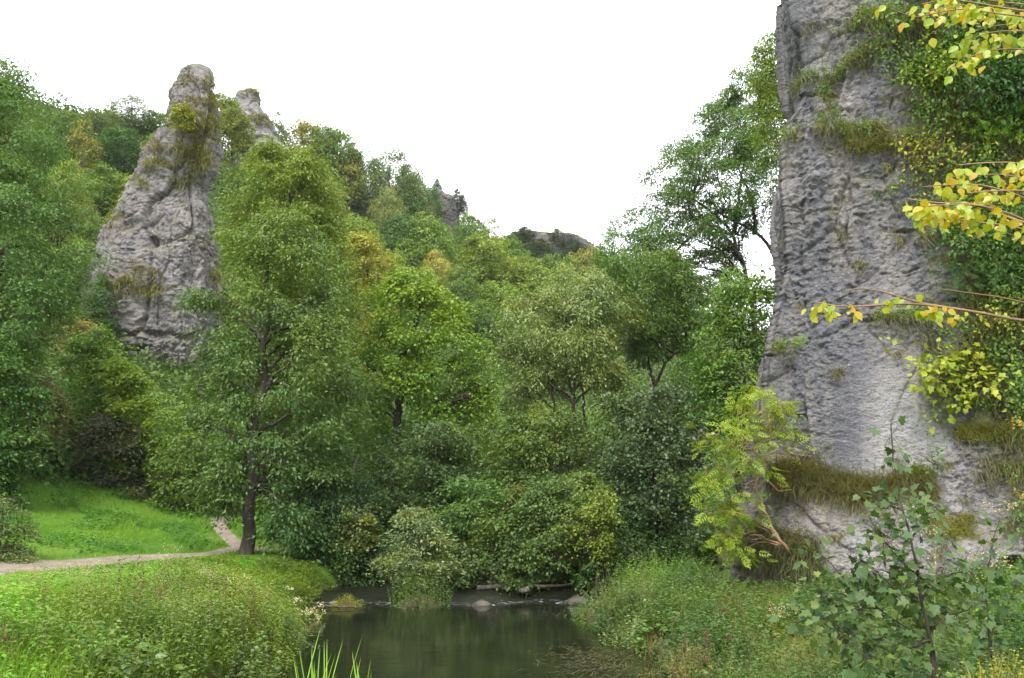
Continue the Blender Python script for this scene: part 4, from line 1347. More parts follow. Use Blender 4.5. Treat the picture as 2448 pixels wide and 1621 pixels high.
HILL = [
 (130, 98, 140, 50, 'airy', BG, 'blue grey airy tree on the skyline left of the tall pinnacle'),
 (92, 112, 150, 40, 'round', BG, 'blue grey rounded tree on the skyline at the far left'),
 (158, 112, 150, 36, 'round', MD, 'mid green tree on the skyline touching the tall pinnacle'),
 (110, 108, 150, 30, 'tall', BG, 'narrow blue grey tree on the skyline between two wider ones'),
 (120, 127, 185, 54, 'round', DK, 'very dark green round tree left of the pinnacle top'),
 (76, 122, 205, 46, 'tall', OL, 'olive tall tree on the upper hill at left'),
 (154, 134, 180, 36, 'round', LT, 'light green tree against the left side of the pinnacle neck'),
 (100, 166, 230, 54, 'round', LT, 'light green round tree below the dark round one'),
 (135, 172, 250, 44, 'spread', YG, 'yellow green spreading tree left of the pinnacle waist'),
 (88, 215, 290, 46, 'tall', MD, 'mid green tall tree between the edge tree and the pinnacle'),
 (108, 232, 320, 40, 'airy', BG, 'blue green airy tree close to the pinnacle left flank'),
 (62, 160, 240, 40, 'round', YG, 'yellow green tree just right of the big edge tree'),
 (70, 195, 270, 40, 'airy', OL, 'thin olive tree beside the big edge tree'),
 (96, 275, 345, 40, 'bush', DK, 'dark bush at the foot of the pinnacle left flank'),
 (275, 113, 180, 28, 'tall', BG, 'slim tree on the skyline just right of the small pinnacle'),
 (302, 120, 190, 48, 'round', OL, 'olive green tree on the ridge right of the small pinnacle'),
 (335, 128, 205, 52, 'round', MD, 'mid green tree on the ridge right of the olive one'),
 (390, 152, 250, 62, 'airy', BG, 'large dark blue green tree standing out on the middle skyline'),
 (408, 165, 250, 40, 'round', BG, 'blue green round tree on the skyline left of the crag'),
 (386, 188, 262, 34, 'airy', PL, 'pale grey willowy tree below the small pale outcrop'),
 (400, 215, 290, 44, 'spread', DK, 'dark spreading tree under the large skyline tree'),
 (326, 178, 260, 36, 'round', OL, 'olive tree left of the small pale outcrop'),
 (423, 214, 300, 56, 'round', LT, 'fresh light green tree below the crag'),
 (468, 211, 275, 32, 'round', MD, 'mid green tree just right of the crag'),
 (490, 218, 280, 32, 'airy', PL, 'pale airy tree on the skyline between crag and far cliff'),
 (447, 228, 300, 36, 'tall', MD, 'mid green upright tree right below the crag face'),
 (482, 235, 310, 64, 'round', YG, 'bright yellow green tree above the domed one'),
 (520, 256, 330, 58, 'spread', YG, 'bright yellow green tree below the far cliff'),
 (435, 252, 315, 34, 'airy', (.17, .175, .06), 'cream yellow thin tree above the domed tree'),
 (500, 282, 345, 54, 'round', LT, 'light green tree touching the right side of the dome'),
 (478, 300, 350, 40, 'round', MD, 'mid green tree tucked behind the dome at right'),
 (392, 250, 320, 36, 'round', YG, 'yellowish tree just above the dome at left'),
 (460, 262, 330, 34, 'round', LT, 'small light tree between the cream tree and the bright one'),
 (553, 255, 330, 46, 'round', MD, 'mid green tree in front of the far cliff'),
 (590, 248, 330, 50, 'round', OL, 'olive green tree at the right end of the far cliff'),
 (545, 278, 350, 50, 'spread', LT, 'light green tree below the far cliff and left of the feathery tree'),
 (615, 232, 330, 46, 'airy', MD, 'airy green tree right of the far cliff'),
 (640, 262, 340, 44, 'round', MD, 'mid green tree behind the dark crooked tree'),
 (580, 278, 345, 46, 'round', YG, 'yellow green tree peeping over the feathery tree'),
 (690, 272, 350, 46, 'round', DK, 'dark green tree below the leaning airy tree'),
 (660, 285, 350, 40, 'airy', MD, 'thin green tree under the leaning airy tree'),
 (730, 262, 330, 40, 'round', MD, 'green tree at the foot of the leaning airy tree trunks'),
 (700, 330, 420, 50, 'round', MD, 'mid green tree behind the layered tree'),
 (620, 370, 450, 50, 'round', MD, 'mid green tree behind the dark blue green one'),
 (510, 360, 440, 44, 'round', MD, 'green tree in the gap between the dome and the feathery tree'),
 (345, 330, 430, 44, 'round', MD, 'green tree in the gap left of the dome'),
 (480, 395, 470, 44, 'round', LT, 'light green tree showing below the dome at right'),
 (345, 420, 500, 50, 'round', DK, 'dark tree in the gap below the dome at left'),
 (545, 400, 480, 40, 'round', YG, 'yellow green tree seen between the twisted trunks'),
 (600, 405, 480, 40, 'round', LT, 'light green tree seen right of the twisted trunks'),
 (460, 440, 520, 60, 'round', DK, 'dark tree behind the middle of the wood'),
 (560, 450, 530, 60, 'round', MD, 'green tree behind the leaning mossy trunk'),
 (640, 470, 550, 60, 'round', DK, 'dark tree behind the cliff foot shrubs'),
 (200, 395, 470, 44, 'round', MD, 'green tree between the pinnacle and the slender trunk tree'),
 (228, 420, 490, 44, 'round', MD, 'green tree close behind the slender trunk'),
 (310, 440, 520, 60, 'round', DK, 'dark tree behind the thicket on the left bank'),
]
HILL += [
 (318, 124, 200, 36, 'round', MD, 'mid green tree on the ridge between the olive one and the next'),
 (346, 146, 215, 34, 'round', OL, 'olive green tree on the ridge above the pale outcrop'),
 (372, 160, 225, 36, 'round', BG, 'blue grey tree on the ridge left of the large dark one'),
 (408, 172, 235, 36, 'round', MD, 'green tree on the ridge just right of the large dark one'),
 (428, 186, 240, 26, 'round', DK, 'dark tree on the ridge left of the crag'),
 (250, 160, 215, 40, 'round', LT, 'light green tree below the small pinnacle'),
 (285, 160, 225, 50, 'round', MD, 'mid green tree under the ridge right of the small pinnacle'),
 (320, 165, 240, 50, 'round', LT, 'light green tree on the slope under the olive ridge tree'),
 (352, 215, 290, 50, 'round', YG, 'yellow green tree on the slope left of the pale willowy tree'),
 (325, 205, 285, 44, 'tall', MD, 'mid green tree on the slope behind the yellow green tree'),
 (60, 112, 165, 44, 'round', MD, 'mid green tree on the skyline beside the big edge tree'),
 (40, 130, 210, 50, 'round', DK, 'dark tree on the slope behind the big edge tree'),
 (125, 205, 275, 44, 'round', LT, 'light green tree close to the left flank of the pinnacle'),
 (70, 240, 320, 50, 'round', LT, 'light green tree on the slope behind the edge tree'),
 (405, 190, 262, 44, 'round', DK, 'dark tree on the slope below the large skyline tree'),
 (424, 200, 250, 20, 'round', OL, 'olive tree at the foot of the crag'),
 (510, 236, 300, 40, 'round', MD, 'mid green tree left of the far cliff foot'),
 (570, 258, 320, 44, 'round', LT, 'light green tree under the far cliff right half'),
 (605, 270, 345, 44, 'round', LT, 'light green tree right of the far cliff foot'),
 (670, 250, 330, 50, 'airy', MD, 'airy tree low between the crooked tree and the leaning tree'),
 (410, 235, 300, 40, 'round', LT, 'light green tree in front of the dark slope trees'),
 (535, 320, 390, 50, 'round', MD, 'mid green tree filling the gap left of the feathery tree')]
for h in HILL:
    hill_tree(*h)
for (px, top, base, wpx, Yd, lab) in [(457, 190, 212, 10, crag.location.y - .5, 'dark yew bush on the right shoulder of the crag'), (463, 196, 215, 8, crag.location.y - .3, 'smaller dark yew right of the crag'), (437, 180, 198, 9, crag.location.y - 0, 'small dark yew on top of the crag'),
                                      (525, 228, 250, 13, farc.location.y - 2, 'dark low conifer on the left end of the far cliff'), (515, 233, 256, 15, farc.location.y - 2, 'dark bushy conifer left of the far cliff'), (557, 230, 254, 11, farc.location.y - 2, 'dark conifer standing on the far cliff top'),
                                      (568, 236, 256, 12, farc.location.y - 2, 'low dark conifer on the far cliff top at right'), (540, 240, 262, 14, farc.location.y - 6, 'dark conifer clinging to the far cliff face'), (548, 250, 275, 16, farc.location.y - 7, 'dark bush low on the far cliff face'), (528, 244, 268, 14, farc.location.y - 7, 'dark conifer at the left foot of the far cliff'), (577, 244, 262, 14, farc.location.y - 6, 'dark bush on the right end of the far cliff'), (535, 252, 276, 18, farc.location.y - 8, 'wide dark bush in the middle of the far cliff'), (562, 252, 276, 16, farc.location.y - 8, 'dark bush on the right half of the far cliff face')]:
    hill_tree(px, top - 1, base, wpx * (1.25 if px < 480 else 2.0), 'bush', (.020, .034, .016), lab, 'conifer', Yd)

# undergrowth: low scrub under the hill wood
bag = Bag()
ur = np.random.default_rng(41)
n = 60000
ys = 36 + 120 * ur.random(n) ** 1.7
u = ur.uniform(-.72, .45, n)
xs = u * ys
s = -.737 * xs + .676 * ys
dl = np.interp(ys, LE[:, 0], LE[:, 1]) - xs; dr_ = xs - np.interp(ys, RE[:, 0], RE[:, 1])
q = -.857 * xs + .515 * ys - 25
ok = ((s > 40) | ((dl > .5) & (q < 2) & (ys > 36)) | (dr_ > .6)) & ~((q > 0) & (s < 41) & (xs < -10.5))
xs, ys = xs[ok], ys[ok]
zs = ground_h(xs, ys)
hgt = ur.random(len(xs)) ** 1.5 * (1.3 + .6 * noise3(np.column_stack([xs * .12, ys * .12, xs * 0])))
c_ = np.column_stack([xs, ys, zs + np.abs(hgt) + .1])
k = np.repeat(np.arange(len(xs)), 4)
pos = c_[k] + ur.normal(size=(len(k), 3)) * np.array((.45, .45, .25))
dd = ur.normal(size=(len(k), 3)); dd[:, 2] -= .2
nm = ur.normal(size=(len(k), 3)) * .5 + np.array((0, 0, .9))
L = (.16 + .003 * pos[:, 1]) * ur.uniform(.7, 1.4, len(k))
bag.stamp(*DIAMOND, pos, dd, nm, L, L * .6, np.clip(.45 + .3 * noise3(c_ * .15)[k] + ur.normal(size=len(k)) * .12, 0, 1))
tag(obj('undergrowth', bag.mesh('undergrowth', M_LEAF), None, (0.061, 0.114, 0.019)), 'low green scrub covering the ground under the hill trees', 'undergrowth', None, 'stuff')

# ------------------------------------------------------------------ meadow and bank plants
pr = np.random.default_rng(21)


def field(n, x0, x1, y0, y1, power=1.0):
    y = y0 + (y1 - y0) * pr.random(n) ** power
    x = pr.uniform(x0, x1, n)
    return x, y


def sides(x, y):
    return np.interp(y, LE[:, 0], LE[:, 1]) - x, x - np.interp(y, RE[:, 0], RE[:, 1])


def sight(x, y):
    """growth stays low where the meadow slopes to the path"""
    return np.where(x / y < -.29, np.maximum(1.85 - y / 16, .12), 3.0)


def blades(bag, x, y, ln, wd, lean=.35, tint=.5, tsd=.18, tpl=BLADE, zoff=0):
    n = len(x)
    z = ground_h(x, y) - .03 + zoff
    d = np.column_stack([pr.normal(size=n) * lean, pr.normal(size=n) * lean, np.ones(n)])
    nm = np.column_stack([pr.normal(size=n), pr.normal(size=n), np.full(n, .1)])
    bag.stamp(*tpl, np.column_stack([x, y, z]), d, nm, ln, wd, np.clip(tint + pr.normal(size=n) * tsd, 0, 1))


def herbs(bag, x, y, h, nleaf, ln, wd, tint, form=DIAMOND, droop=.2, stem=.012, lean=.12, bottom=.15):
    n = len(x)
    z = ground_h(x, y) - .02
    b = np.column_stack([x, y, z])
    ax = np.column_stack([pr.normal(size=n) * lean, pr.normal(size=n) * lean, np.ones(n)])
    if stem:
        nm = np.column_stack([pr.normal(size=n), pr.normal(size=n), np.zeros(n)])
        bag.stamp(*BLADE, b, ax, nm, h, np.full(n, stem) * 1.0, tint if not np.isscalar(tint) else np.full(n, tint))
    k = np.repeat(np.arange(n), nleaf)
    t = bottom + (1 - bottom) * np.tile((np.arange(nleaf) + .5) / nleaf, n)
    pos = b[k] + ax[k] * (h[k] * t)[:, None]
    a = pr.uniform(0, 2 * math.pi, len(k))
    d = np.column_stack([np.cos(a), np.sin(a), .45 - droop - .5 * pr.random(len(k))])
    nm = np.array((0, 0, 1.0)) + pr.normal(size=(len(k), 3)) * .35
    L = ln * (.6 + .7 * pr.random(len(k))) * (1.15 - .5 * t)
    tt = (np.full(n, tint) if np.isscalar(tint) else tint)[k] + pr.normal(size=len(k)) * .1
    bag.stamp(*form, pos, d, nm, L, L * wd / ln, np.clip(tt, 0, 1))


def patch(x, y, f=.3, s=0.):
    return noise3(np.column_stack([x * f, y * f, np.full(len(x), s)]))


# short turf of the upper meadow and beside the path
bag = Bag()
x, y = field(260000, -36, -3, 15, 48, 1.3)
dl, dr_ = sides(x, y)
q = -.857 * x + .515 * y - 25
s = -.737 * x + .676 * y
keep = (dl > .8) & (q > -1.6) & (s < 43) & ~near_path(x, y, .05) & (np.abs(x / y) < .72)
x, y, q = x[keep], y[keep], q[keep]
ln = (.10 + .10 * pr.random(len(x))) * np.clip(1 + patch(x, y, .5) * 1.2, .5, 2)
blades(bag, x, y, ln, np.full(len(x), .022), .55, np.clip(.5 + .5 * patch(x, y, .22, 2), .1, .9))
tag(obj('grass', bag.mesh('grass', M_GRASS), None, (0.099, 0.220, 0.015)), 'short bright green grass on the slope above the path', 'grass', None, 'stuff')

# taller tufts and clover heads in the slope
bag = Bag()
x, y = field(9000, -34, -9, 25, 42)
q = -.857 * x + .515 * y - 25
s = -.737 * x + .676 * y
keep = (q > .8) & (s < 41.5) & (patch(x, y, .35, 7) > .12) & ~near_path(x, y, .3)
x, y = x[keep], y[keep]
herbs(bag, x, y, .18 + .22 * pr.random(len(x)), 7, .13, .07, np.clip(.4 + .5 * patch(x, y, .5, 1), 0, 1))
tag(obj('meadow_weeds', bag.mesh('meadow_weeds', M_LEAF), None, (0.076, 0.190, 0.027)), 'darker leafy weeds scattered through the short grass slope', 'weeds', None, 'stuff')

# lush leafy growth of the near meadow
bag = Bag()
x, y = field(42000, -20, -3.4, 7.5, 29, 1.25)
dl, dr_ = sides(x, y)
q = -.857 * x + .515 * y - 25
keep = (dl > 1.0) & (q < -1.0) & (x / y > -.72) & ~near_path(x, y, .4)
x, y, dl, q = x[keep], y[keep], dl[keep], q[keep]
pt = patch(x, y, .28, 3)
lush = sstep(-.25, .15, pt + .03 * (dl - 5))
k_ = pr.random(len(x)) < .25 + .75 * lush
x, y, dl, q, pt = x[k_], y[k_], dl[k_], q[k_], pt[k_]
h = np.minimum((.18 + .30 * pr.random(len(x))) * np.clip(1 + pt, .5, 1.6), np.maximum(.03, -.075 * (q + 1.6) - .08))
herbs(bag, x, y, h + .04, 9, .115, .07, np.clip(.45 + .8 * patch(x, y, .55, 5) + .3 * pt, .0, 1))
tag(obj('meadow_plants', bag.mesh('meadow_plants', M_LEAF), None, (.10, .27, .012)), 'lush light green leafy plants of the near meadow', 'plants', None, 'stuff')

bag = Bag()
x, y = field(170000, -20, -3.2, 7.5, 29, 1.2)
dl, dr_ = sides(x, y)
q = -.857 * x + .515 * y - 25
keep = (dl > .6) & (q < -.7) & (x / y > -.72) & ~near_path(x, y, .1)
x, y, dl, q = x[keep], y[keep], dl[keep], q[keep]
near_bank = sstep(6.5, 2, dl)
ln = (.18 + .26 * pr.random(len(x)) + .22 * near_bank * sstep(24, 16, y)) * np.clip(1 + patch(x, y, .5, 44), .4, 1.7) 
ln = np.minimum(np.minimum(ln, np.maximum(.07, -.075 * (q + 1.4))), sight(x, y))
blades(bag, x, y, ln, np.full(len(x), .013), .33, np.clip(.3 + .8 * near_bank * pr.random(len(x)) + .5 * patch(x, y, .4, 9), 0, 1))
tag(obj('long_grass', bag.mesh('long_grass', M_GRASS), None, (.125, .235, .022)), 'long meadow grass between the path and the river', 'grass', None, 'stuff')

# left bank: tall mixed herbs and dry stems at the water's edge
bag, dry = Bag(), Bag()
x, y = field(16000, -14, -3, 9, 29)
dl, dr_ = sides(x, y)
keep = (dl > -.1) & (dl < 4.2) & (pr.random(len(x)) < sstep(4.5, 1.0, dl) + .15) & ~near_path(x, y, .8)
x, y, dl = x[keep], y[keep], dl[keep]
h = (.45 + .65 * pr.random(len(x))) * (1 + .6 * patch(x, y, .45, 12)) * sstep(4.5, 2, dl) + .25
low = sstep(.1, .9, dl)
h = h * (.5 + .5 * low)
h = np.minimum(h, np.interp(y, [9, 16, 22, 28], [.95, .85, .5, .35]))
h = np.minimum(h, sight(x, y)) * np.clip(1 + 1.0 * patch(x, y, .9, 71), .35, 1.3)
herbs(bag, x, y, h, 13, .11, .045, np.clip(.45 + .5 * patch(x, y, .5, 6) + .1, 0, 1), droop=.3)
tag(obj('bank_plants', bag.mesh('bank_plants', M_LEAF), None, (.09, .145, .02)), 'tall mixed herbs along the left river bank', 'plants', None, 'stuff')
x, y = field(2600, -13, -3, 9, 28)
dl, dr_ = sides(x, y)
keep = (dl > .5) & (dl < 5) & (y < 22) & (patch(x, y, .4, 15) > -.05)
x, y = x[keep], y[keep]
h = (.8 + .6 * pr.random(len(x))) * np.interp(y, [9, 17, 23, 28], [.9, .8, .4, .25])
h = np.minimum(h, sight(x, y) + .1)
herbs(dry, x, y, h, 16, .06, .022, .5, droop=-.3, stem=.012, lean=.16, bottom=.5)
tag(obj('dry_stems', dry.mesh('dry_stems', M_GRASS), None, (0.228, 0.190, 0.099)), 'dry tan seed stems standing in the left bank growth', 'dry grass', None, 'stuff')

# bare foot of the left bank hangs over the water with drooping grass
# right bank
bag, dry = Bag(), Bag()
x, y = field(52000, -1, 17, 3.5, 30, 1.15)
dl, dr_ = sides(x, y)
px_, py_, w_ = project(np.column_stack([x, y, ground_h(x, y)]))
keep = (dr_ > -.15) & (px_ < 1180) & (y < 25.5 - .36 * np.maximum(x - 6.5, 0)) & (y > 5.0)
x, y, dr_ = x[keep], y[keep], dr_[keep]
pt = patch(x, y, .3, 23)
hmax = np.interp(y, [3, 8, 14, 22, 28], [.28, .36, .55, .95, .95]) * (1 - .6 * sstep(4.8, 6.2, x) * sstep(15, 19, y))
h = hmax * (.3 + .7 * pr.random(len(x))) * np.clip(1 + 1.1 * pt + .8 * patch(x, y, 1.1, 51), .25, 2) * (.45 + .55 * sstep(0, 1.2, dr_)) + .08
sel = pr.random(len(x))
a_ = sel < np.clip(.45 + 1.0 * patch(x, y, .4, 61) - .25 * sstep(4.5, 1.5, dr_) * sstep(13, 16, y), .12, .9)
lnn = np.interp(y, [3, 10, 25], [.085, .11, .14])
herbs(bag, x[a_], y[a_], h[a_], 13, lnn[np.repeat(np.where(a_)[0], 13)], 1, np.clip(.42 + .5 * patch(x, y, .45, 31)[a_], 0, 1), droop=.25) if False else None
for lo, hi in ((3, 9), (9, 16), (16, 31)):
    m_ = a_ & (y >= lo) & (y < hi)
    l0 = {3: .07, 9: .10, 16: .13}[lo]
    herbs(bag, x[m_], y[m_], h[m_], 13, l0, l0 * .42, np.clip(.40 + .75 * patch(x, y, .45, 31)[m_] + .3 * patch(x, y, 1.6, 33)[m_], 0, 1), droop=.25)
tag(obj('bank_herbs', bag.mesh('bank_herbs', M_LEAF), None, (.062, .115, .022)), 'dense mixed herbs covering the right river bank', 'plants', None, 'stuff')
b_ = ~a_
pb = patch(x, y, .35, 37)
blades(dry, x[b_], y[b_], h[b_] * 1.15, np.full(b_.sum(), .012), .45, np.clip(.36 + .9 * pb[b_] + .35 * sstep(4.5, 1.5, dr_[b_]) * sstep(13, 16, y[b_]), 0, 1), .2)
tag(obj('bank_grass', dry.mesh('bank_grass', M_GRASS), None, (.13, .135, .042)), 'fading tan and green grass on the right river bank', 'grass', None, 'stuff')


def plant(name, label, cat, x, y, n, spread, h, nleaf, ln, wd, color, tint=.5, form=DIAMOND, droop=.2, mat=None, stem=.014, lean=.1, head=None, group=None, bottom=.15):
    bag_ = Bag()
    a = pr.uniform(0, 6.28, n); rr = spread * np.sqrt(pr.random(n))
    xs_, ys_ = x + rr * np.cos(a), y + rr * np.sin(a)
    hh = h * (.65 + .5 * pr.random(n))
    herbs(bag_, xs_, ys_, hh, nleaf, ln, wd, np.clip(tint + pr.normal(size=n) * .1, 0, 1), form, droop, stem, lean, bottom)
    z0 = gz(x, y)
    root = thing(name, label, cat, (x, y, z0), group)
    obj('foliage', bag_.mesh('foliage', mat or M_LEAF, False, (x, y, z0)), root, green(color))
    if head:
        for xx, yy, h2 in zip(xs_, ys_, hh):
            if pr.random() > head['p']:
                continue
            hb = Bag()
            z = gz(xx, yy) + h2
            for q_ in range(head['n']):
                cc = np.array((xx, yy, z)) + pr.normal(size=3) * np.array((head['r'], head['r'], head['r'] * head.get('flat', .5)))
                m = head['k']
                hb.stamp(*DIAMOND, cc + pr.normal(size=(m, 3)) * head['r'] * .35, pr.normal(size=(m, 3)), pr.normal(size=(m, 3)) + np.array((0, 0, 1)), np.full(m, head['s']), np.full(m, head['s'] * .8), pr.random(m))
            obj('flower_seed_head', hb.mesh('flower_seed_head', M_GRASS, False, (x, y, z0)), root, head['c'])  # seed heads, umbels and dock spikes as well as cream flowers
    return root


def at_px(px, py):
    g = G(px, py)
    return g[0], g[1]


WH = dict(p=.4, n=4, r=.07, k=7, s=.035, c=(.55, .52, .36), flat=.4)
x0, y0 = at_px(322, 603)
plant('flowering_plant', 'cream flowered clump drooping over the water on the left bank', 'plant', -5.55, 23.6, 34, .6, .7, 14, .11, .06, (.075, .115, .025), head=WH)
plant('flowering_plant', 'clump with cream seed heads in the left bank herbs', 'plant', -5.3, 17.6, 26, .5, .95, 14, .11, .05, (.085, .12, .035), head=dict(p=.3, n=4, r=.07, k=6, s=.03, c=(.42, .38, .22), flat=.8))
plant('nettle_clump', 'bluish green bushy clump at the left water edge', 'plant', -4.75, 15.6, 60, .75, .8, 14, .13, .075, (.062, .105, .040), mat=M_GLOSS)
plant('dock_clump', 'dark broad leaved clump at the bottom left of the river', 'plant', -5.0, 12.2, 34, .75, .75, 10, .20, .11, (.045, .085, .025), form=OVATE, mat=M_GLOSS)
plant('willowherb_clump', 'tall yellow green clump beside the slender trunk', 'plant', -6.9, 22.8, 90, .8, .62, 15, .11, .04, (.115, .155, .025), tint=.6)
plant('willowherb_clump', 'bright green tall clump on the far right bank beside the stream', 'plant', 3.6, 24.0, 80, .9, 1.25, 16, .12, .03, (.085, .155, .025))
plant('willowherb_clump', 'tall green clump below the bright young tree', 'plant', 4.6, 24.2, 70, .8, 1.2, 16, .12, .03, (.07, .14, .028))
plant('nettle_clump', 'dark green clump in the middle of the right bank', 'plant', 4.4, 20.6, 80, .8, .9, 14, .12, .06, (.055, .10, .03))
plant('nettle_clump', 'grey green clump at the right water edge', 'plant', 2.6, 19.5, 60, .6, .75, 12, .12, .06, (.070, .11, .045), mat=M_GLOSS)
plant('sedge_clump', 'blue green sedge at the water edge below the stream', 'plant', 1.5, 24.6, 0 + 60, .7, .55, 8, .22, .018, (.055, .115, .045), droop=-.2)
plant('goldenrod_clump', 'yellow green clump in the bottom right corner', 'plant', 4.1, 7.6, 70, .5, .42, 14, .05, .03, (.12, .12, .02), tint=.55)
plant('goldenrod_clump', 'yellow green clump at the bottom edge left of the corner one', 'plant', 3.0, 7.5, 60, .45, .40, 14, .05, .03, (.11, .115, .02), tint=.5)
plant('nettle_clump', 'fresh green leafy bush against the cliff at the right edge', 'plant', 8.2, 14.2, 70, .8, 1.5, 16, .13, .07, (.05, .115, .016))
plant('hogweed_plant', 'pale seed heads on thin stems in front of the cliff at right', 'plant', 6.9, 13.6, 8, .8, 2.2, 4, .10, .05, (.09, .11, .04), head=dict(p=1, n=9, r=.14, k=10, s=.03, c=(.36, .32, .24), flat=.2), bottom=.4)
plant('hogweed_plant', 'two yellowish seed heads on thin stems at the right edge', 'plant', 6.3, 10.3, 3, .3, 2.5, 3, .09, .05, (.10, .11, .03), head=dict(p=1, n=9, r=.13, k=12, s=.035, c=(.25, .21, .05), flat=.2), bottom=.4)


for (lab, nm_, x, y, n, spr, h, nl, ln, wd, colr, ti) in [
    ('dark bramble mound at the edge of the right bank water', 'bramble_clump', 3.6, 17.5, 80, .7, .55, 12, .10, .065, (.035, .065, .022), .4),
    ('grey green leafy mound below the willowherb on the right bank', 'nettle_clump', 3.3, 22.4, 80, .8, .8, 13, .12, .065, (.055, .085, .038), .45),
    ('rust tinged leafy clump on the right bank near the maple', 'dock_clump', 4.6, 14.4, 50, .6, .6, 10, .12, .06, (.07, .075, .025), .5),
    ('dark green nettle patch in front of the cliff foot', 'nettle_clump', 6.4, 19.0, 90, .9, .95, 14, .12, .06, (.040, .080, .024), .4),
    ('dark shrubby growth under the maple', 'bramble_clump', 4.3, 9.8, 90, .8, .55, 12, .09, .06, (.035, .062, .024), .4),
    ('blue green leafy patch right of the maple', 'nettle_clump', 6.2, 11.4, 90, .8, .8, 13, .11, .06, (.040, .075, .032), .4),
    ('bright grassy clump left of the maple foot', 'sedge_clump', 2.9, 10.6, 120, .6, .55, 8, .16, .014, (.085, .12, .025), .6),
    ('dark leafy bush in the lower right corner', 'bramble_clump', 5.6, 8.9, 90, .6, .8, 13, .09, .055, (.035, .075, .022), .4),
    ('tan grassy clump at the right water edge', 'grass_tussock', 2.9, 16.3, 160, .6, .6, 7, .2, .012, (.105, .10, .045), .5),
    ('dark leafy clump hanging over the left water edge', 'bramble_clump', -4.6, 19.4, 80, .55, .6, 12, .10, .06, (.035, .062, .024), .4),
    ('dark green clump in the left bank herbs above the water', 'nettle_clump', -5.5, 14.0, 80, .7, .75, 13, .11, .06, (.045, .080, .028), .4),
    ('yellow green bushy clump on the left bank crest', 'willowherb_clump', -6.4, 19.2, 90, .7, .8, 15, .10, .035, (.095, .12, .025), .6)]:
    plant(nm_, lab, 'plant', x, y, n, spr, h, nl, ln, wd, colr, tint=ti)

SPIKE = dict(p=.9, n=9, r=.035, k=7, s=.03, c=(.10, .065, .035), flat=3.2)
for (lab, x, y, n, spr, h) in [('rusty brown dock spikes in the near meadow at left', -6.6, 10.6, 9, .5, .85), ('brown dock spikes standing at the bottom left', -4.9, 9.2, 7, .4, .75), ('brown seed spikes in the long grass before the bank', -6.5, 15.0, 9, .6, .8),
                               ('rusty seed spikes near the left water edge', -5.2, 16.6, 8, .5, .85), ('reddish dock spikes among the lush meadow plants', -8.6, 12.8, 8, .6, .7), ('brown dock spikes on the right bank below the young tree', 4.6, 18.0, 9, .6, .9), ('brown seed spikes at the right water edge', 3.1, 14.6, 8, .5, .8)]:
    plant('dock_plant', lab, 'plant', x, y, n, spr, h, 6, .14, .06, (.09, .085, .03), tint=.5, head=SPIKE, bottom=.1)
UMB = dict(p=.9, n=8, r=.11, k=6, s=.025, c=(.40, .37, .24), flat=.2)
for (lab, x, y, n, spr, h) in [('pale umbel heads over the left bank herbs', -6.2, 16.8, 7, .7, 1.05), ('pale umbel heads in the meadow near the path', -9.3, 19.4, 6, .8, .6), ('pale umbel heads on the right bank before the cliff', 5.4, 16.6, 7, .8, 1.1)]:
    plant('umbel_plant', lab, 'plant', x, y, n, spr, h, 5, .13, .06, (.075, .10, .03), head=UMB, bottom=.2)
for (lab, x, y, n, h, ln, colr) in [('broad leaved butterbur patch at the bottom left of the photo', -6.6, 9.6, 40, .42, .24, (.06, .13, .02)), ('broad leaved butterbur patch on the left bank slope', -5.6, 13.1, 34, .5, .22, (.05, .105, .025)), ('broad leaved patch in the meadow left of the bank', -8.8, 15.4, 36, .38, .2, (.065, .14, .02)),
                                    ('broad leaved butterbur patch on the right bank by the water', 3.4, 19.2, 34, .5, .2, (.05, .10, .03)), ('broad leaved patch under the maple at the bottom', 3.5, 8.6, 34, .35, .16, (.045, .095, .025))]:
    plant('butterbur_patch', lab, 'plant', x, y, n, .8, h, 5, ln, ln * .85, colr, form=OVATE, droop=.25, bottom=.5)

# plants round the islet and at the stream edge
plant('islet_plants', 'leafy green plants at the foot of the silvery shrub', 'plant', -2.75, 26.5, 130, .9, .95, 14, .10, .045, (.055, .095, .03), mat=M_LEAF)
plant('grass_tussock', 'mossy yellow green tussock on the left end of the weir', 'plant', -4.9, 26.4, 150, .55, .28, 7, .16, .012, (.125, .135, .02), droop=.0)
plant('fern_clump', 'small upright plant in the stream right of the islet', 'plant', -.7, 27.2, 12, .12, .6, 10, .10, .03, (.10, .12, .03))

# reeds in the foreground water
def reed(label, px, ytop, Yd, n, spread, H, seed):
    rr = np.random.default_rng(seed)
    b = P(px, 660, Yd)
    bag_ = Bag()
    bx = b[0] + rr.normal(size=n) * spread; by = Yd + rr.normal(size=n) * spread
    d = np.column_stack([rr.normal(size=n) * .16, rr.normal(size=n) * .16, np.ones(n)])
    nm = np.column_stack([rr.normal(size=n) * .6, -np.ones(n), np.full(n, .1)])
    L = H * 1.15 * rr.uniform(.5, 1.1, n)
    bag_.stamp(*blade(.10, 6), np.column_stack([bx, by, np.full(n, -.3)]), d, nm, L, rr.uniform(.03, .05, n), rr.uniform(.25, .8, n))
    o_ = obj('reed_clump', bag_.mesh('reed_clump', M_GRASS, False, (b[0], Yd, -.3)), None, (0.167, 0.319, 0.030), (b[0], Yd, -.3))
    tag(o_, label, 'reeds')


reed('tall green reed clump rising from the water at the bottom', 322, 632, 13.6, 16, .13, 1.28, 3)
reed('thinner reed clump left of the tall one at the bottom', 308, 650, 13.2, 6, .06, 1.05, 4)
reed('small separate reed tuft right of the tall clump', 366, 630, 14.6, 6, .05, 1.0, 5)

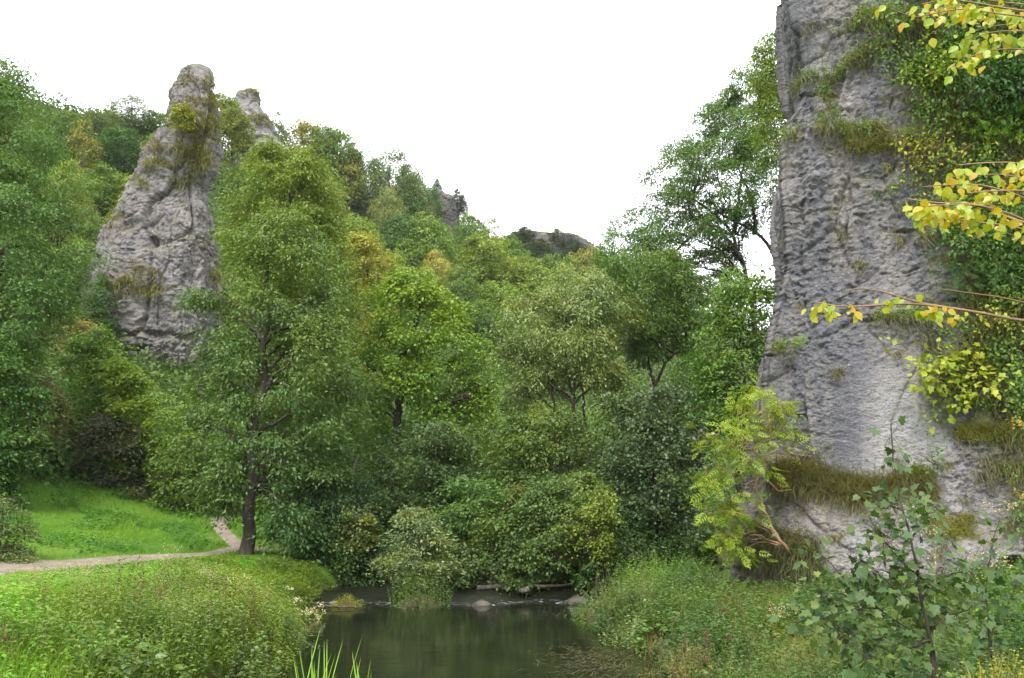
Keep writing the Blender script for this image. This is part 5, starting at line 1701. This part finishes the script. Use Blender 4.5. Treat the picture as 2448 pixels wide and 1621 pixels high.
# submerged weed streaks and floating leaves near the right bank
wb = Bag()
n = 500
cx_, cy_ = 1.7, 17.6
a_x = cx_ + pr.normal(size=n) * .55; a_y = cy_ + pr.normal(size=n) * 1.0
wb.stamp(*DIAMOND, np.column_stack([a_x, a_y, .006 + .012 * pr.random(n)]), np.column_stack([pr.normal(size=n) * .5 - .6, pr.normal(size=n) * .5, np.zeros(n)]), np.tile((0, 0, 1.0), (n, 1)) + pr.normal(size=(n, 3)) * .05, pr.uniform(.12, .4, n), pr.uniform(.012, .03, n), pr.random(n))
tag(obj('water_weed', wb.mesh('water_weed', M_GRASS), None, (0.07, 0.065, 0.03)), 'tan water weed floating beside the right bank', 'water weed', None, 'stuff')

# logs and stones at the weir
def log(name, label, pts, rad, mat=M_BARK, twigs=0):
    bag_ = Bag()
    pl = smooth_line(pts, 16) + pr.normal(size=(16, 3)) * rad * .15
    tube(bag_, pl, rad * (1 - .55 * np.linspace(0, 1, 16)), 9)
    for k_ in range(twigs):
        i_ = int(pr.integers(4, 14))
        e_ = pl[i_] + np.array((pr.normal() * .3, pr.normal() * .2, .25 + .3 * pr.random()))
        tube(bag_, curve(pl[i_], e_, None, 6, .08), np.linspace(rad * .35, .008, 6), 5)
    tag(obj(name, bag_.mesh(name, mat, True, pts[0]), None, None, pts[0]), label, 'log')


log('fallen_branch', 'dark dead branch lying across the stream above the weir', [(-1.1, 28.1, .36), (.2, 28.3, .42), (1.2, 28.2, .40), (2.0, 28.4, .46)], .09, M_BARK, 3)
log('fallen_branch', 'upright broken stump caught in the stream', [(-.75, 28.6, .2), (-.7, 28.55, .6), (-.55, 28.5, .85), (-.35, 28.5, 1.0)], .09, M_BARK, 3)
log('driftwood', 'pale driftwood stick at the left edge of the weir', [(-5.6, 25.9, .1), (-4.9, 25.7, .07), (-4.3, 25.8, .05)], .035, M_BARK)


def stone(label, x, y, z, s, seed):
    n1, n2 = 20, 30
    rows_ = []
    for a in np.linspace(-1.45, 1.5, n1):
        th = np.linspace(0, 2 * math.pi, n2, endpoint=False)
        rows_.append(np.column_stack([np.cos(th) * math.cos(a), np.sin(th) * math.cos(a) * .8, np.full(n2, math.sin(a) * .5)]))
    V = np.array(rows_).reshape(-1, 3)
    V *= (1 + .35 * fbm(V * 1.4 + seed * 5, 4))[:, None]
    o_ = obj('stone', loop_mesh('stone', (V * s).reshape(n1, n2, 3), M_STONE), None, None, (x, y, z))
    tag(o_, label, 'stone')


for k_, (x, y, z, s, lab) in enumerate([(-.9, 26.7, .0, .30, 'wet brown stone at the weir right of the islet'), (2.0, 27.0, .06, .36, 'brown stone at the right end of the weir'), 
                                        (.4, 27.9, .3, .2, 'small dark stone beside the dead branch')]):
    stone(lab, x, y, z, s, k_)

# ------------------------------------------------------------------ foreground: young maple on the right bank
def leafy(bag, r, pts, count, ln, form, tint, spread, petiole=None, droop=.5, aspect=1.0, tsd=.15, face=.35):
    """leaves along a shoot: each hangs out from it on its stalk"""
    pts = np.asarray(pts)
    i_ = r.integers(0, len(pts), count)
    off = r.normal(size=(count, 3)) * spread
    c = pts[i_] + off
    d = off / (np.linalg.norm(off, axis=1)[:, None] + 1e-6) + r.normal(size=(count, 3)) * .35
    d[:, 2] -= droop
    nm = np.array((0, -face, 1.0)) + r.normal(size=(count, 3)) * .4
    L = ln * r.uniform(.55, 1.2, count)
    bag.stamp(*form, c, d, nm, L, L * aspect, np.clip(tint + r.normal(size=count) * tsd, 0, 1))
    if petiole is not None:
        for k_ in range(count):
            tube(petiole, np.array([pts[i_[k_]], (pts[i_[k_]] + c[k_]) / 2 + np.array((0, 0, .01)), c[k_]]), (.0022, .0018, .0015), 3)




def maple(label, Yd, stems, n_l, ln, color, seed, r0=.022):
    r = np.random.default_rng(seed)
    bt, bl = Bag(), Bag()
    root_p = P(*stems[0][0], Yd); root_p[2] = gz(root_p[0], Yd) - .05
    for k_, (st, nl) in enumerate(zip(stems, n_l)):
        dy = r.uniform(-.5, .5) if k_ else 0
        pl = np.array([P(a, b, Yd + dy * i_ / len(st)) for i_, (a, b) in enumerate(st)])
        if k_ in (0, 1):
            pl = np.vstack([root_p, pl])
        line = smooth_line(pl, 26)
        line[1:-1] += r.normal(size=(24, 3)) * .006
        tube(bt, line, (r0 if k_ == 0 else r0 * .55) * (1 - .8 * np.linspace(0, 1, 26)), 7)
        leafy(bl, r, line[4:], nl, ln, PALM, .5, .105, bt, droop=.35, aspect=1.05, tsd=.28, face=.5)
    root = thing('maple_sapling', label, 'sapling', root_p)
    obj('stem', bt.mesh('stem', M_BARK, True, root_p), root)
    obj('foliage', bl.mesh('foliage', M_LEAF, False, root_p), root, color)


maple('young dark green maple with lobed leaves on the right bank', 8.6,
      [[(932, 660), (930, 628), (919, 602), (918, 575), (911, 532), (902, 510), (895, 477), (893, 450), (891, 424)],
       [(934, 640), (908, 630), (878, 608), (858, 591), (834, 567), (814, 545), (806, 530)],
       [(919, 602), (936, 583), (950, 574), (968, 571)], [(918, 575), (900, 560), (880, 535), (870, 520)], [(902, 510), (890, 505), (880, 498)],
       [(930, 628), (960, 612), (985, 600)], [(908, 632), (880, 640), (840, 632), (815, 612)], [(911, 540), (925, 520), (932, 505)], [(878, 608), (850, 610), (820, 590)], [(930, 640), (900, 652), (860, 660)], [(919, 602), (895, 590), (870, 565), (850, 555)]],
      [80, 105, 66, 66, 34, 60, 80, 44, 66, 66, 76], .092, (.048, .09, .022), 8)
maple('smaller maple shoots at the right edge in front of the cliff', 10.6,
      [[(990, 660), (988, 620), (985, 580), (992, 545), (1000, 520)], [(990, 640), (1010, 600), (1022, 570)], [(986, 600), (968, 575), (955, 560)], [(986, 620), (1005, 625), (1030, 610)]],
      [60, 50, 40, 40], .10, (.050, .092, .028), 18, .016)
maple('low maple shoots with yellowish leaves below the young tree', 12.0,
      [[(842, 650), (838, 620), (826, 596), (812, 580)], [(842, 640), (856, 612), (866, 596)], [(838, 622), (820, 625), (800, 612)], [(842, 645), (870, 640), (890, 630)]],
      [50, 44, 40, 40], .11, (.075, .112, .026), 28, .016)

# ------------------------------------------------------------------ yellowing branches reaching in from a tree just right of the view
r = np.random.default_rng(8)
bt, bl = Bag(), Bag()
YB = 3.7
trunk_line = smooth_line([(3.45, 3.4, gz(3.45, 3.4) - .1), (3.4, 3.45, 2.2), (3.3, 3.5, 3.6), (3.35, 3.6, 5.0), (3.5, 3.7, 6.2)], 20)
tube(bt, trunk_line, .075 * (1 - .6 * np.linspace(0, 1, 20)), 9)


def branch(pxs, start, dY=0., r0=.012, nl=30, ln=.062, tint=.5, sub=None, spread=.07, leaves_from=.0):
    nl = int(nl * 2.3); ln *= .8
    pl = np.array([P(a, b, YB + dY) for a, b in pxs])
    if start is not None:
        i_ = int(np.argmin(np.abs(trunk_line[:, 2] - start)))
        pl = np.vstack([trunk_line[i_], pl])
    line = smooth_line(pl, 40)
    tube(bt, line, r0 * (1 - .8 * np.linspace(0, 1, 40)) + .0012, 6)
    i0 = int(40 * leaves_from) + (8 if start is not None else 2)
    if nl:
        # leaves hang in pairs below the shoot
        nk = max(2, nl // 9)
        kc = r.uniform(i0, 40, nk)
        idx = np.clip(kc[r.integers(0, nk, nl)] + r.normal(size=nl) * 1.3, i0, 39).astype(int)
        side = np.column_stack([r.normal(size=nl) * .5, r.normal(size=nl) * .6, -.15 - .5 * r.random(nl)])
        c_ = line[idx] + side * spread
        d_ = np.column_stack([r.normal(size=nl) * .7 - .25, r.normal(size=nl) * .5, -np.ones(nl) * r.uniform(.4, 1.2, nl)])
        nm_ = np.column_stack([r.normal(size=nl) * .6, -np.ones(nl), .35 + r.normal(size=nl) * .4])
        L_ = ln * r.uniform(.45, 1.1, nl)
        bl.stamp(*OVATE, c_, d_, nm_, L_, L_ * .78, np.clip(tint - .1 + r.normal(size=nl) * .3, 0, 1))
    return line


branch([(1024, 322), (988, 314), (945, 307), (909, 303), (881, 305), (851, 307), (828, 306), (815, 302)], 3.9, 0, .010, 22, .056, .55, leaves_from=.35)
branch([(945, 307), (925, 304), (909, 300), (881, 291), (860, 288), (845, 291)], None, 0, .004, 16, .05, .5)
branch([(1040, 306), (1000, 297), (940, 289)], 4.0, .2, .006, 5, .04, .5)
branch([(1040, 228), (1000, 215), (977, 203), (945, 204), (920, 201), (908, 199)], 4.2, 0, .012, 60, .062, .55)
for dy_, a_, b_ in ((.1, 4, -12), (-.15, 0, 8), (.2, 30, -22), (.1, 40, -34), (-.05, 50, -6)):
    branch([(1045 + a_, 222 + b_), (1010 + a_, 205 + b_), (975 + a_, 196 + b_), (940 + a_, 197 + b_), (918 + a_, 199 + b_)], 4.3, dy_, .006, 40, .06, .6)
branch([(1050, 240), (1015, 226), (975, 222), (935, 216), (915, 219)], 4.2, .1, .006, 34, .055, .5)
branch([(1040, 246), (1020, 238), (1005, 232)], 4.2, .1, .004, 10, .055, .6)
branch([(1045, 14), (1010, 9), (970, 2), (945, -2)], 5.3, 0, .010, 46, .062, .45)
for dy_, b_ in ((.1, 4), (-.1, 8), (.2, -4)):
    branch([(1040, 10 + b_), (1000, 6 + b_), (960, 0 + b_), (922, 8 + b_)], 5.3, dy_, .005, 32, .06, .45)
for dy_, b_ in ((.0, 0), (.1, 10), (-.1, 18), (.15, -6)):
    branch([(1050, 38 + b_), (1020, 30 + b_), (990, 32 + b_), (966, 40 + b_)], 5.0, dy_, .005, 36, .06, .4)
branch([(905, -30), (895, -15), (886, -6)], None, 0, .003, 4, .06, .5)
base = trunk_line[0]
root = thing('lime_tree', 'yellowing tree whose leafy branches reach in from the right edge', 'tree', base)
obj('trunk', bt.mesh('trunk', M_BROWNBARK, True, base), root)
obj('crown', bl.mesh('crown', M_YELLOW, False, base), root, (.30, .29, .018))

# shrubs rooted on the cliff at the right
def cliff_shrub(label, px, py, R_, color, n, ln, form, seed, sticks=6, tint=.5, name='shrub', asp=.6, mat=None, cat='shrub', droop=.4, fl=.8):
    rr = np.random.default_rng(seed)
    p_, n_ = cliff_at(px, py)
    bt_, bl_ = Bag(), Bag()
    root_ = p_ - n_ * .1
    for k_ in range(sticks):
        e_ = p_ + n_ * R_ * rr.uniform(.3, .9) + np.array((rr.normal() * R_ * .7, 0, rr.uniform(-.2, 1.0) * R_ * fl))
        ln_ = curve(root_, e_, np.array((0, 0, -.15 * R_)), 10, .05, rr)
        tube(bt_, ln_, .02 * R_ * (1 - .75 * np.linspace(0, 1, 10)) + .003, 5)
        tv_, tf_ = form
        cl_ = max(3, n // sticks // 10)
        for q_ in range(cl_):
            c0 = ln_[int(rr.integers(4, 10))] + rr.normal(size=3) * np.array((.3, .25, .2)) * R_
            m = 10
            o_ = rr.normal(size=(m, 3)) * .13 * R_
            d_ = o_ / np.linalg.norm(o_, axis=1)[:, None] + rr.normal(size=(m, 3)) * .3; d_[:, 2] -= droop
            L_ = ln * rr.uniform(.6, 1.2, m)
            bl_.stamp(tv_, tf_, c0 + o_, d_, np.array((0, -.4, 1)) + rr.normal(size=(m, 3)) * .4, L_, L_ * asp, np.clip(tint + rr.normal() * .12 + rr.normal(size=m) * .1, 0, 1))
    rt = thing(name, label, cat, root_, 'shrubs rooted on the cliff')
    obj('stem', bt_.mesh('stem', M_BROWNBARK, True, root_), rt)
    obj('foliage', bl_.mesh('foliage', mat or M_LEAF, False, root_), rt, green(color))


cliff_shrub('dark green shrub mass high on the cliff at the right edge', 1012, 90, 1.9, (.028, .068, .014), 3000, .15, OVATE, 1, 16, .4)
cliff_shrub('second dark shrub below it at the right edge of the cliff', 1018, 125, 1.5, (.022, .055, .016), 2200, .14, OVATE, 2, 12, .35)
cliff_shrub('mid green shrub at the very top right of the cliff', 990, 20, 1.6, (.05, .105, .016), 2200, .14, OVATE, 3, 12, .5)
cliff_shrub('yellow green shrub on the ivy in the upper cliff', 945, 80, 1.0, (.10, .15, .016), 900, .12, OVATE, 4, 9, .6)
cliff_shrub('small green shrub right of the upper cliff ivy', 900, 50, .9, (.075, .12, .02), 600, .10, OVATE, 5, 8, .5)
cliff_shrub('bright green leafy shoots at the right edge below the dark shrubs', 1000, 128, 1.1, (.10, .19, .02), 500, .22, PINN, 6, 8, .6, asp=1)
cliff_shrub('dark green trailing shrub under the yellow branches', 1000, 250, 1.5, (.036, .08, .02), 1800, .13, OVATE, 7, 11, .4)
cliff_shrub('bluish green fern like shrub right of the cliff middle', 990, 280, 1.1, (.04, .085, .032), 700, .24, PINN, 8, 8, .35, asp=.8)
cliff_shrub('olive yellow shrub on a thin grey twig in the cliff middle', 925, 165, 1.1, (.13, .14, .018), 500, .12, OVATE, 9, 8, .65)
cliff_shrub('small yellow green maple shrub hanging on the cliff above the moss', 968, 392, 1.35, (.135, .165, .018), 700, .17, PALM, 10, 9, .55, asp=1)
cliff_shrub('small bright green tuft shrub in the cliff middle', 900, 186, .55, (.085, .14, .018), 300, .09, DIAMOND, 11, 6, .5)
cliff_shrub('thin shrub at the right edge beside the lower yellow branch', 1020, 330, 1.0, (.10, .13, .018), 700, .12, OVATE, 12, 8, .55)
cliff_shrub('low shrub on the grassy ledge beside the young tree', 800, 462, .7, (.09, .11, .018), 400, .10, DIAMOND, 13, 7, .6)
cliff_shrub('green sprig on the bare cliff slab right of the sapling', 940, 470, .6, (.055, .10, .03), 160, .10, OVATE, 14, 5, .45)



# ------------------------------------------------------------------ air
hx = np.array([(x_, y_, z_) for z_ in (-4.0, 95.0) for x_, y_ in ((-560, -90), (580, -90), (580, 740), (-560, 740))], float)
hm, hnt, hout = mat_new('pale_air')
pv = N(hnt, 'ShaderNodeVolumePrincipled')
pv.inputs['Color'].default_value = (.92, .95, 1, 1)
pv.inputs['Density'].default_value = .0001
lk(hnt, pv.outputs[0], hout.inputs['Volume'])
tag(obj('haze', build_mesh('haze', hx, [[(3, 2, 1, 0), (4, 5, 6, 7), (0, 1, 5, 4), (1, 2, 6, 5), (2, 3, 7, 6), (3, 0, 4, 7)]], None, [hm])), kind='stuff')

# ------------------------------------------------------------------ light
w = bpy.data.worlds.new("World")
scene.world = w
w.use_nodes = True
nt = w.node_tree
bg = nt.nodes['Background']
sky = nt.nodes.new('ShaderNodeTexSky')
sky.sky_type = 'NISHITA'
sky.sun_disc = False
SUN_EL, SUN_AZ = R(55), R(200)
sky.sun_elevation = SUN_EL
sky.sun_rotation = SUN_AZ
sky.dust_density = 4
# an even, bright cloud cover over the blue
cloud = mixc(nt, .86, sky.outputs[0], (10.5, 10.7, 11.0))
nt.links.new(cloud, bg.inputs[0])
bg.inputs[1].default_value = .088
sl = bpy.data.lights.new('sun', 'SUN')
sl.energy = 1.5
sl.angle = R(14)
sl.color = (1, .96, .9)
so = bpy.data.objects.new('sun', sl)
COL.objects.link(so)
so.rotation_euler = (math.pi / 2 - SUN_EL, 0, math.pi - SUN_AZ)

vs = scene.view_settings
scene.display_settings.display_device = 'sRGB'
vs.view_transform = 'Standard'
vs.look = 'None'
vs.gamma = 1
vs.exposure = 2.05
c = scene.cycles
c.max_bounces = 7
c.diffuse_bounces = 3
c.glossy_bounces = 3
c.transmission_bounces = 4
c.transparent_max_bounces = 4
c.caustics_reflective = False
c.caustics_refractive = False
c.use_denoising = True
c.sample_clamp_indirect = 6
